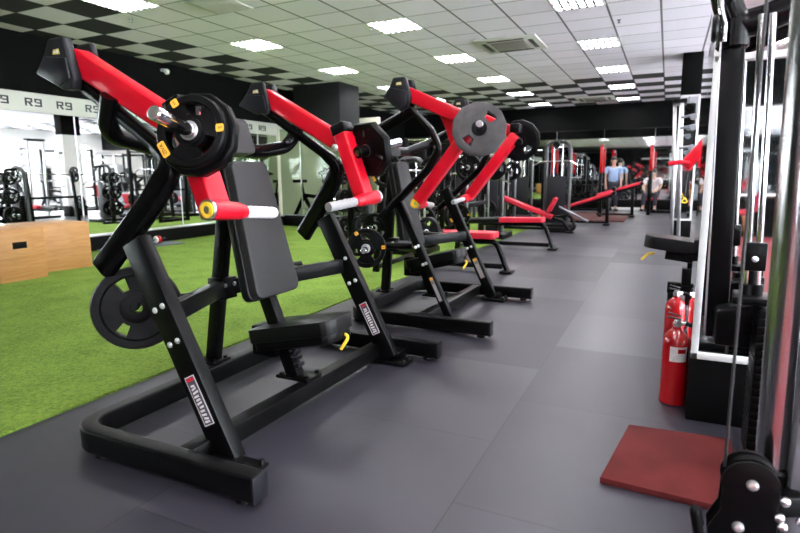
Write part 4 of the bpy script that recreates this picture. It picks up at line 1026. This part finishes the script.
g = G(); g.prism([(-.16, 2.05), (-.09, 2.575), (.315, 2.605), (.31, 1.97), (.21, 2.03)], (0, 0, .0125), (1, 0, 0), (0, 1, 0), .025, bev=.003); solo('rubber_mat', g, 'matred', 'maroon rubber mat on the floor before the near column', 'mat', (.15, 2.3, 0))

# cable machine at the right edge
t = thing('cable_machine', 'chrome and black cable machine cropped by the right edge', 'gym machine', (.30, 2.0, 0))
g = G(); g.box((.62, 2.62, .04), (.4, .16, .08), bev=.012); g.box((.335, 1.52, .03), (.24, .2, .06), bev=.012); g.box((.47, 2.0, .04), (.09, 1.2, .08), bev=.01); part('base_frame', g, 'steel', t)
g = G(); g.cyl((.275, 1.50, .05), (.235, 1.50, 2.35), .034, n=28); part('chrome_column', g, 'darkchrome', t, 'round chrome column')
g = G(); g.bar((.325, 1.47, .05), (.325, 1.47, 2.35), .055, .055, up=(0, 1, 0), bev=.012); part('outer_column', g, 'greymetal', t, 'grey painted column')
g = G(); g.bar((.223, 2.62, .47), (.195, 2.62, 1.70), .085, .075, up=(0, 1, 0), bev=.012); g.prism([(-.10, .065), (.13, .065), (.13, .27), (-.10, .21)], (.31, 2.54, .40), (1, 0, 0), (0, 0, 1), .12, bev=.012); part('inner_column', g, 'steel', t)
g = G(); g.bar((.182, 2.585, .48), (.153, 2.585, 1.66), .006, .02, up=(0, 1, 0), bev=.001); part('column_strip', g, 'silver', t)
g = G(); g.tube(fillet([(.13, 2.56, 1.93), (.165, 2.60, 1.80), (.205, 2.62, 1.715), (.30, 2.62, 1.735), (.75, 2.62, 1.90)], .08, 6), .052, 16); g.cyl((.195, 2.62, 1.63), (.195, 2.62, 1.75), .058, n=20, bev=.01); part('top_boom', g, 'gloss', t)
g = G(); g.cyl((.115, 2.50, 1.69), (.135, 2.50, 1.69), .05, n=28, bev=.008); part('top_pulley', g, 'rubber', t)
g = G(); g.tube(fillet([(.135, 2.5, 1.82), (.14, 2.5, 1.76), (.157, 2.5, 1.70), (.157, 2.5, 1.64)], .04, 5), .011, 10); part('pull_handle', g, 'chrome', t)
for x in (.292, .325):
    g = G(); g.cyl((x + .003, 2.40, .68), (x - .03, 2.40, 1.70), .0115, n=16); part('guide_rod', g, 'chrome', t)
    g = G(); g.cyl((x, 2.40, .695), (x, 2.40, .74), .022, n=16, bev=.004); part('rod_bushing', g, 'rubber', t)
g = G(); g.box((.308, 2.40, .845), (.075, .06, .105), bev=.006); sel = part('selector_block', g, 'steel', t)
g = G(); g.lathe([(.011, 0), (.011, .006), (.005, .010)], (.308, 2.369, .838), (0, -1, 0), 12); part('bolt_heads', g, 'bolt', sel)
g = G(); g.cyl((.308, 2.40, .69), (.308, 2.40, .80), .017, n=14); part('selector_stem', g, 'steel', t)
g = G(); g.box((.345, 2.40, .685), (.19, .16, .028), rot=Matrix.Rotation(-.1, 3, 'Z'), bev=.006); part('stack_cap', g, 'steel', t)
for k in range(19):
    g = G(); g.box((.383, 2.40, .10 + k * .030), (.105, .15, .0275), bev=.004); part('stack_plate', g, 'steel', t)
g = G(); g.box((.43, 2.3, .40), (.012, .5, .62), bev=.003); part('stack_guard', g, 'steel', t)
g = G(); g.tube([(.163, 1.41, .47), (.160, 1.43, 2.3)], .0035, 8); part('cable', g, 'ink', t)
# low pulley carriage
c = V((.212, 1.40, .455))
pl = []
for k in range(15): a = math.radians(200 - k * 15); pl.append((.057 * math.cos(a), .057 * math.sin(a)))
pl += [(.055, -.06), (.065, -.19), (-.070, -.19), (-.078, -.125), (-.055, -.075)]
for dy, th in ((-.028, .007), (.028, .007)):
    g = G(); g.prism(pl, c + V((0, dy, 0)), (1, 0, 0), (0, 0, 1), th, bev=.002); pp = part('pulley_plate', g, 'steel', t)
    if dy < 0:
        for x, z in ((.003, .003), (-.017, -.105)):
            g = G(); g.lathe([(.0125, 0), (.0125, .004), (.008, .010), (.003, .011)], c + V((x, dy - .0035, z)), (0, -1, 0), 14); part('bolt_head', g, 'bolt', pp)
for x, z, r in ((.003, .003, .052), (-.017, -.105, .045)):
    g = G(); g.ring([(r, -.012), (r - .012, -.004), (r - .012, .004), (r, .012), (.006, .012), (.006, -.012)], c + V((x, 0, z)), (0, 1, 0), 30); part('pulley_wheel', g, 'rubber', t)
g = G(); g.cyl(c + V((.062, .10, -.09)), c + V((.062, .10, .0)), .044, n=22, bev=.006); g.bar(c + V((.0, .0, -.06)), c + V((.11, .04, -.05)), .05, .05); part('carriage_sleeve', g, 'steel', t)
g = G()
for dx, dz in ((.062, -.012), (.055, -.052), (.062, -.072), (.095, -.052)): g.sphere(c + V((dx, -.05, dz)), .011, n=12)
part('carriage_knob', g, 'chrome', t)
g = G(); g.tube(fillet([(.118, 1.38, .33), (.10, 1.36, .40), (.12, 1.37, .30)], .02), .012, 10); part('cable_stop', g, 'rubber', t)
g = G(); g.box((.35, 1.437, .63), (.045, .004, .11), bev=.001); part('warning_label', g, 'yellow', t, 'yellow warning label')
g = G(); g.box((.35, 1.437, .43), (.045, .004, .07), bev=.001); part('warning_label', g, 'yellow', t, 'yellow warning label')

# seated machine behind the extinguishers
t = thing('seated_press_machine', 'black seated machine with yellow seat lever on the right side of the aisle', 'gym machine', (.3, 5.0, 0))
g = G(); n1 = V((.09, 0, 1)).normalized()
pts = []
for cx, cy, a0, r in ((.20, -.12, -90, .05), (.20, .12, 0, .05), (-.12, .08, 90, .09), (-.12, -.08, 180, .09)):
    for k in range(6): a = math.radians(a0 + 18 * k); pts.append((cx + r * math.cos(a), cy + r * math.sin(a)))
g.prism(pts, (.07, 4.95, .595), (1, 0, -.13), (0, 1, 0), .10, bev=.025, seg=4); part('seat', g, 'leather2', t)
g = G(); g.prism([(-.10, -.12), (.30, -.10), (.30, .10), (-.10, .12)], (.12, 4.95, .505), (1, 0, -.13), (0, 1, 0), .08, bev=.008); g.bar((.23, 4.95, .1), (.23, 4.95, .52), .08, .09, up=(1, 0, 0)); part('seat_post', g, 'steel', t)
g = G(); g.tube(fillet([(-.06, 4.93, .51), (-.11, 4.92, .505), (-.155, 4.90, .455)], .02), .009, 8); part('seat_handle', g, 'yellow', t, 'yellow seat adjusting lever')
g = G(); g.box((.22, 4.95, .33), (.14, .14, .14), bev=.01); g.box((.40, 4.95, .235), (.70, .09, .09), bev=.008); g.box((.72, 4.95, .05), (.4, .9, .1), bev=.01); g.cyl((.09, 4.95, 0), (.09, 4.95, .20), .035, n=14); part('base_frame', g, 'steel', t)
g = G(); g.prism([(-.16, -.36), (.16, -.36), (.13, .36), (-.13, .36)], (.42, 4.95, .98), (0, 1, 0), (.2, 0, 1), .08, bev=.025, seg=3); part('back_pad', g, 'leather', t)
g = G(); g.box((.82, 4.95, .95), (.28, .7, 1.75), bev=.03); part('weight_tower', g, 'plastic', t)
# red lever machine further on
t = thing('lever_machine', 'machine with red double pronged lever reaching into the aisle from the right', 'gym machine', (.6, 7.5, 0))
g = G(); g.bar((.17, 7.5, 1.23), (.42, 7.5, 1.56), .14, .11, up=(0, 1, 0), bev=.02, seg=3); lv = part('red_lever', g, 'red', t, 'red lever')
for dy in (-.09, .09):
    g = G(); g.tube(fillet([(.22, 7.5 + dy, 1.27), (.12, 7.5 + dy, 1.29), (-.03, 7.5 + dy, 1.265)], .05), .026, 12); part('prong', g, 'red', lv)
    g = G(); g.cyl((-.035, 7.5 + dy, 1.264), (.0, 7.5 + dy, 1.27), .029, n=14, bev=.005); part('prong_tip', g, 'rubber', lv)
g = G(); g.box((.44, 7.5, 1.27), (.26, .2, .10), bev=.02); part('lever_arm', g, 'red', t)
g = G(); g.bar((.60, 7.5, .05), (.60, 7.5, 1.95), .10, .12, up=(1, 0, 0)); g.bar((.47, 7.5, 1.6), (.75, 7.5, 1.6), .1, .1); g.box((.55, 7.5, .05), (.5, .8, .1), bev=.01); part('frame', g, 'steel', t)
g = G(); g.box((.85, 7.5, .95), (.25, .6, 1.7), bev=.03); part('weight_tower', g, 'plastic', t)
# silver cable posts by the far column
t = thing('cable_crossover', 'slim silver cable posts with pulley arms beside the far right column', 'gym machine', (.1, 10.2, 0))
for x, y in ((.075, 10.35), (.17, 9.95)):
    g = G(); g.bar((x + .045, y, .05), (x - .045, y, 2.3), .055, .055, up=(0, 1, 0), bev=.01); part('post', g, 'silver', t)
g = G(); g.box((.2, 10.2, .035), (.36, .9, .07), bev=.012); g.box((.10, 10.15, 2.28), (.2, .5, .06), bev=.01); part('frame', g, 'steel', t)
for z in (1.86, 2.02, 1.55):
    g = G(); g.cyl((.13, 9.9, z), (.33, 9.85, z + .03), .02, n=12); g.cyl((.30, 9.83, z), (.30, 9.87, z), .05, n=18, bev=.005); part('pulley_arm', g, 'greymetal', t)
g = G(); g.tube([(.30, 9.85, 1.55), (.26, 9.85, .75)], .006, 8); part('cable', g, 'ink', t)
g = G(); g.tube(fillet([(.26, 9.85, .78), (.21, 9.83, .70), (.31, 9.83, .70), (.26, 9.85, .78)], .02), .011, 8); part('grip', g, 'yellow', t, 'yellow grip')

# red bar stools behind the camera, seen in the column mirror
def stool(label, loc, rz, wooden=True):
    t = thing('bar_stool', label, 'bar stool', (0, 0, 0), 'red shell bar stools')
    sec = [(-.19, .74), (-.17, .725), (-.05, .715), (.08, .725), (.15, .765), (.185, .84), (.205, .945)]
    g = G(); rows_ = []
    for i, (x, z) in enumerate(sec):
        w = (.16, .19, .20, .20, .195, .185, .15)[i]
        rows_.append([V((x - .03 * abs(u) ** 2 * (1 if i > 3 else 0), u * w, z + (.035 * u * u if i < 4 else 0))) for u in (-1, -.66, -.33, 0, .33, .66, 1)])
    vs, fs = [], []
    n = 7
    for r in rows_: vs += r
    for i in range(len(sec) - 1):
        for j in range(n - 1): fs.append((i * n + j, i * n + j + 1, (i + 1) * n + j + 1, (i + 1) * n + j))
    g._add(vs, fs); bmesh.ops.recalc_face_normals(g.bm, faces=g.bm.faces[:])
    bmesh.ops.solidify(g.bm, geom=g.bm.faces[:], thickness=.012)
    part('seat_shell', g, 'redpad', t, sharp=60)
    for sx in (-1, 1):
        for sy in (-1, 1):
            g = G(); g.cyl((sx * .19, sy * .19, 0), (sx * .08 - .02, sy * .09, .715), .012, .019, 12); part('leg', g, 'leg_wood', t, 'light wooden leg')
    g = G()
    for a, b in (((-1, -1), (1, -1)), ((1, -1), (1, 1)), ((1, 1), (-1, 1)), ((-1, 1), (-1, -1))): g.cyl((a[0] * .155, a[1] * .155, .24), (b[0] * .155, b[1] * .155, .24), .007, n=8)
    part('foot_ring', g, 'ink', t)
    t.location = loc; t.rotation_euler = (0, 0, rz); ORG[t.name] = V(loc); return t
st = stool('red shell bar stool on wooden legs, seen side on in the column mirror', (.67, -.95, .008), 0.0)
dup(st, (.40, -1.45, .008), 'red shell bar stool on wooden legs, next to the white mirror edge', None, math.radians(80))

# ------------------------------------------------------------------ machines in the bright right half of the room (seen in the left mirror)
def lat_tower(label, loc, rz):
    t = thing('pulldown_machine', label, 'gym machine', (0, 0, 0), 'grey shrouded pulldown machines')
    g = G(); g.box((0, 0, .95), (.30, .62, 1.55), bev=.06, seg=3); part('shroud', g, 'shroud', t)
    g = G(); g.box((.155, 0, .95), (.006, .34, 1.3), bev=.002); part('shroud_window', g, 'plastic', t)
    g = G(); g.tube(fillet([(0, 0, 1.6), (0, 0, 2.15), (.75, 0, 2.15), (.9, 0, 2.05)], .18, 7), .04, 12); part('boom', g, 'silver', t)
    g = G(); g.tube(fillet([(.85, -.6, 1.82), (.85, -.45, 1.9), (.85, .45, 1.9), (.85, .6, 1.82)], .08), .016, 10); g.tube([(.85, 0, 1.9), (.85, 0, 2.06)], .005, 8); part('pull_bar', g, 'chrome', t)
    g = G(); g.box((.5, 0, .05), (1.5, .10, .09), bev=.01); g.box((-.1, 0, .05), (.12, .8, .09), bev=.01); g.box((1.2, 0, .05), (.1, .6, .09), bev=.01); g.bar((.85, 0, .05), (.85, 0, .46), .07, .07, up=(1, 0, 0)); part('base_frame', g, 'steel', t)
    g = G(); g.box((.85, 0, .50), (.42, .36, .08), bev=.03, seg=3); part('seat', g, 'redpad' if 0 else 'leather', t)
    g = G(); g.cyl((.62, -.28, .70), (.62, .28, .70), .055, n=16, bev=.015); part('thigh_roller', g, 'leather', t)
    t.location = loc; t.rotation_euler = (0, 0, rz); ORG[t.name] = V(loc); return t
lt = lat_tower('grey pulldown machine in the left mirror, nearest the windows', (6.3, 9.4, 0), PI)
dup(lt, (6.3, 11.1, 0), 'grey pulldown machine in the left mirror, second along the windows', None, PI)
dup(lt, (6.3, 14.2, 0), 'grey pulldown machine in the left mirror, third along the windows', None, PI)
dup(lt, (3.9, 15.6, 0), 'grey pulldown machine in the left mirror, standing towards the far end', None, -PI / 2)
dup(lt, (3.3, 10.0, 0), 'grey pulldown machine in the left mirror, nearest the column', None, PI)
power_rack(2.2, 3.5, 12.4, 13.4, 2.2, 'black power rack in the left mirror, across the aisle', m='steel')
power_rack(4.4, 5.7, 16.4, 17.4, 2.2, 'black power rack in the left mirror, deep in the bright room', m='steel')
power_rack(3.9, 5.1, 7.2, 8.2, 2.2, 'black power rack in the left mirror, at its near end', m='steel')
barbell(2.85, 12.9, 1.1, 'barbell in the black rack across the aisle, in the left mirror', 2.1)
barbell(4.5, 7.7, 1.1, 'barbell in the black rack at the near end of the left mirror', 2.1)
for k, (x, y, r) in enumerate(((1.6, 8.8, 3.0), (1.6, 13.8, 3.1), (1.5, 16.0, 2.9), (4.6, 13.4, 2.6), (2.4, 17.2, 3.0), (5.2, 12.2, 2.8))):
    dup(bike, (x, y, 0), 'black exercise bike in the bright mirrored half, %s from the near end' % ORD[k], 'bikes on the far right side', r)
def leg_press(label, loc, rz):
    t = thing('leg_press', label, 'gym machine', (0, 0, 0))
    g = G()
    for s in (-1, 1): g.bar((-.7, s * .35, .1), (.8, s * .35, 1.25), .07, .09); g.bar((.75, s * .38, .0), (.75, s * .38, 1.25), .07, .07, up=(1, 0, 0)); g.bar((-.9, s * .35, .06), (.85, s * .35, .06), .07, .07)
    g.bar((.75, -.4, 1.2), (.75, .4, 1.2), .07, .07); part('frame', g, 'steel', t)
    g = G(); g.box((.25, 0, .95), (.08, .7, .6), rot=Matrix.Rotation(.6, 3, 'Y'), bev=.01); part('foot_plate', g, 'greymetal', t)
    g = G(); g.box((-.55, 0, .35), (.5, .45, .09), bev=.03); part('seat', g, 'redpad', t)
    g = G(); g.box((-.9, 0, .62), (.1, .45, .62), rot=Matrix.Rotation(-.5, 3, 'Y'), bev=.03); part('back_pad', g, 'redpad', t)
    for s in (-1, 1):
        g = G(); g.cyl((.3, s * .4, .85), (.3, s * .62, .85), .19, n=24, bev=.012); part('loaded_plates', g, 'rubber', t)
    t.location = loc; t.rotation_euler = (0, 0, rz); ORG[t.name] = V(loc); return t
lp = leg_press('red padded leg press in the left mirror beyond the column', (2.7, 14.9, 0), 2.7)
dup(lp, (4.4, 5.6, 0), 'red padded leg press in the left mirror near the windows', None, 2.5)

# ------------------------------------------------------------------ people at the far end
def skin_geo(verts, edges, radii, root=0, sub=2):
    me = bpy.data.meshes.new('sk'); me.from_pydata([V(v) for v in verts], edges, [])
    ob = bpy.data.objects.new('sk', me); COL.objects.link(ob)
    ob.modifiers.new('s', 'SKIN'); sm = ob.modifiers.new('u', 'SUBSURF'); sm.levels = sub; sm.render_levels = sub
    for i, r in enumerate(radii):
        r = r if isinstance(r, tuple) else (r, r)
        me.skin_vertices[0].data[i].radius = r
        me.skin_vertices[0].data[i].use_root = (i == root)
    dg = bpy.context.evaluated_depsgraph_get(); dg.update()
    m2 = bpy.data.meshes.new_from_object(ob.evaluated_get(dg))
    bpy.data.objects.remove(ob); bpy.data.meshes.remove(me)
    g = G(); g.bm.from_mesh(m2); bpy.data.meshes.remove(m2); return g
def person(label, loc, rz, J, shirt, legs, sleeve=.5):
    """J: dict of joint positions (local, metres). Body is one continuous skinned mesh; clothes and hair are children."""
    t = thing('person', label, 'person', (0, 0, 0))
    names = ['pelvis', 'waist', 'chest', 'neck', 'head', 'crown']
    vs = [J[n] for n in names]; rd = [(.125, .105), (.115, .09), (.135, .095), .052, (.078, .092), (.062, .075)]; ed = [(i, i + 1) for i in range(5)]
    def chain(start, pts, rs):
        p = start
        for q, r in zip(pts, rs): vs.append(q); rd.append(r); ed.append((p, len(vs) - 1)); p = len(vs) - 1
        return p
    for s in ('l', 'r'):
        chain(0, [J['hip_' + s], J['knee_' + s], J['ankle_' + s], J['toe_' + s]], [.085, .058, .04, .035])
        w = chain(2, [J['sho_' + s], J['elb_' + s], J['wri_' + s], J['hand_' + s]], [.058, .042, .03, .034])
        h, e = V(J['hand_' + s]), V(J['wri_' + s]); d = (h - e).normalized(); sd = d.cross(V((0, 1, 0))).normalized()
        for k, (o, L) in enumerate(((-.027, .065), (-.009, .078), (.009, .073), (.026, .058))):
            b = h + sd * o + d * .02; chain(w, [b + d * L * .5, b + d * L + V((0, -.012, 0))], [.010, .008])
        chain(w, [h + sd * -.045 + d * .005, h + sd * -.06 + d * .04], [.012, .009])
    g = skin_geo(vs, ed, rd, 0)
    part('body', g, 'skin', t, sharp=80)
    k = 1.16
    def cloth(nm, pts, eds, rs, m, lab):
        part(nm, skin_geo(pts, eds, rs, 0), m, t, lab, sharp=80)
    P_ = [V(J[n]) for n in ('pelvis', 'waist', 'chest')]; P_[0] = P_[0].lerp(P_[1], -.75); P_.append(V(J['chest']).lerp(V(J['neck']), .55))
    el = [V(J['sho_' + s]) for s in 'lr']; ee = [V(J['sho_' + s]).lerp(V(J['elb_' + s]), sleeve + .25) for s in 'lr']
    cloth('shirt', P_ + [el[0], ee[0], el[1], ee[1]], [(0, 1), (1, 2), (2, 3), (2, 4), (4, 5), (2, 6), (6, 7)], [(.158, .132), (.146, .118), (.158, .115), .07, .074, .062, .074, .062], shirt[0], shirt[1])
    lp_ = [V(J['pelvis'])]; e2 = []; r2_ = [(.14, .12)]
    for s in 'lr':
        b = len(lp_); lp_ += [V(J['hip_' + s]), V(J['knee_' + s]), V(J['knee_' + s]).lerp(V(J['ankle_' + s]), .85)]; e2 += [(0, b), (b, b + 1), (b + 1, b + 2)]; r2_ += [.102, .075, .058]
    cloth('trousers', lp_, e2, r2_, legs, 'dark trousers')
    hd, cr = V(J['head']), V(J['crown'])
    g = G(); up_ = (cr - hd).normalized(); g.sphere(hd + up_ * .055 + V((0, .018, 0)), .095, .92, 1.05, .95, 18); part('hair', g, 'hair', t)
    for s in (-1, 1):
        g = G(); g.sphere(hd + V((s * .032, -.083, .018)), .011, n=8); part('eye', g, 'ink', t)
        g = G(); g.sphere(hd + V((s * .088, .0, .0)), .028, .4, .8, 1, 8); part('ear', g, 'skin', t)
    g = G(); g.sphere(hd + V((0, -.098, -.01)), .018, .7, .9, 1.3, 8); part('nose', g, 'skin', t)
    g = G(); g.sphere(hd + V((0, -.086, -.052)), .024, 1, .35, .3, 8); part('mouth', g, 'extred', t)
    for s in 'lr':
        a, b = V(J['ankle_' + s]), V(J['toe_' + s]); g = G(); g.bar(V((a.x, a.y + .05, .04)), V((b.x, b.y - .04, .035)), .095, .075, bev=.025, seg=3); part('shoe', g, 'ink', t)
    t.location = loc; t.rotation_euler = (0, 0, rz); ORG[t.name] = V(loc)
    return t
stand = dict(pelvis=(0, 0, .92), waist=(0, .01, 1.06), chest=(0, .01, 1.27), neck=(0, 0, 1.44), head=(0, -.02, 1.57), crown=(0, -.01, 1.65),
    hip_l=(.095, 0, .86), knee_l=(.10, -.02, .47), ankle_l=(.11, .01, .09), toe_l=(.12, -.13, .04), hip_r=(-.095, 0, .86), knee_r=(-.10, -.02, .47), ankle_r=(-.11, .01, .09), toe_r=(-.12, -.13, .04),
    sho_l=(.19, .01, 1.37), elb_l=(.25, .03, 1.09), wri_l=(.23, -.06, .85), hand_l=(.225, -.09, .77), sho_r=(-.19, .01, 1.37), elb_r=(-.25, .03, 1.09), wri_r=(-.23, -.06, .85), hand_r=(-.225, -.09, .77))
person('standing person in light blue shirt and dark trousers before the far mirror', (-1.55, 18.75, 0), math.radians(15), stand, ('bluecloth', 'light blue shirt'), 'darkcloth')
sit = dict(pelvis=(0, 0, .52), waist=(0, -.02, .66), chest=(0, -.06, .87), neck=(0, -.09, 1.04), head=(0, -.13, 1.16), crown=(0, -.13, 1.24),
    hip_l=(.10, -.02, .52), knee_l=(.16, -.43, .50), ankle_l=(.17, -.42, .09), toe_l=(.18, -.55, .04), hip_r=(-.10, -.02, .52), knee_r=(-.16, -.43, .50), ankle_r=(-.17, -.42, .09), toe_r=(-.18, -.55, .04),
    sho_l=(.19, -.06, .97), elb_l=(.25, -.16, .72), wri_l=(.16, -.36, .61), hand_l=(.13, -.43, .60), sho_r=(-.19, -.06, .97), elb_r=(-.25, -.16, .72), wri_r=(-.16, -.36, .61), hand_r=(-.13, -.43, .60))
person('seated person in pale shirt on a red bench near the far mirror', (-.40, 18.95, .03), math.radians(-10), sit, ('whitecloth', 'pale shirt'), 'darkcloth')
t = thing('flat_bench', 'short red flat bench under the seated person', 'weight bench', (-.40, 19.05, 0))
g = G(); g.box((-.40, 19.10, .385), (.34, 1.0, .07), bev=.025, seg=3); part('bench_pad', g, 'redpad', t)
for dy in (-.36, .36):
    g = G(); g.bar((-.40, 19.10 + dy, .04), (-.40, 19.10 + dy, .35), .06, .06, up=(1, 0, 0)); g.box((-.40, 19.10 + dy, .025), (.4, .07, .05), bev=.01); part('leg', g, 'steel', t)
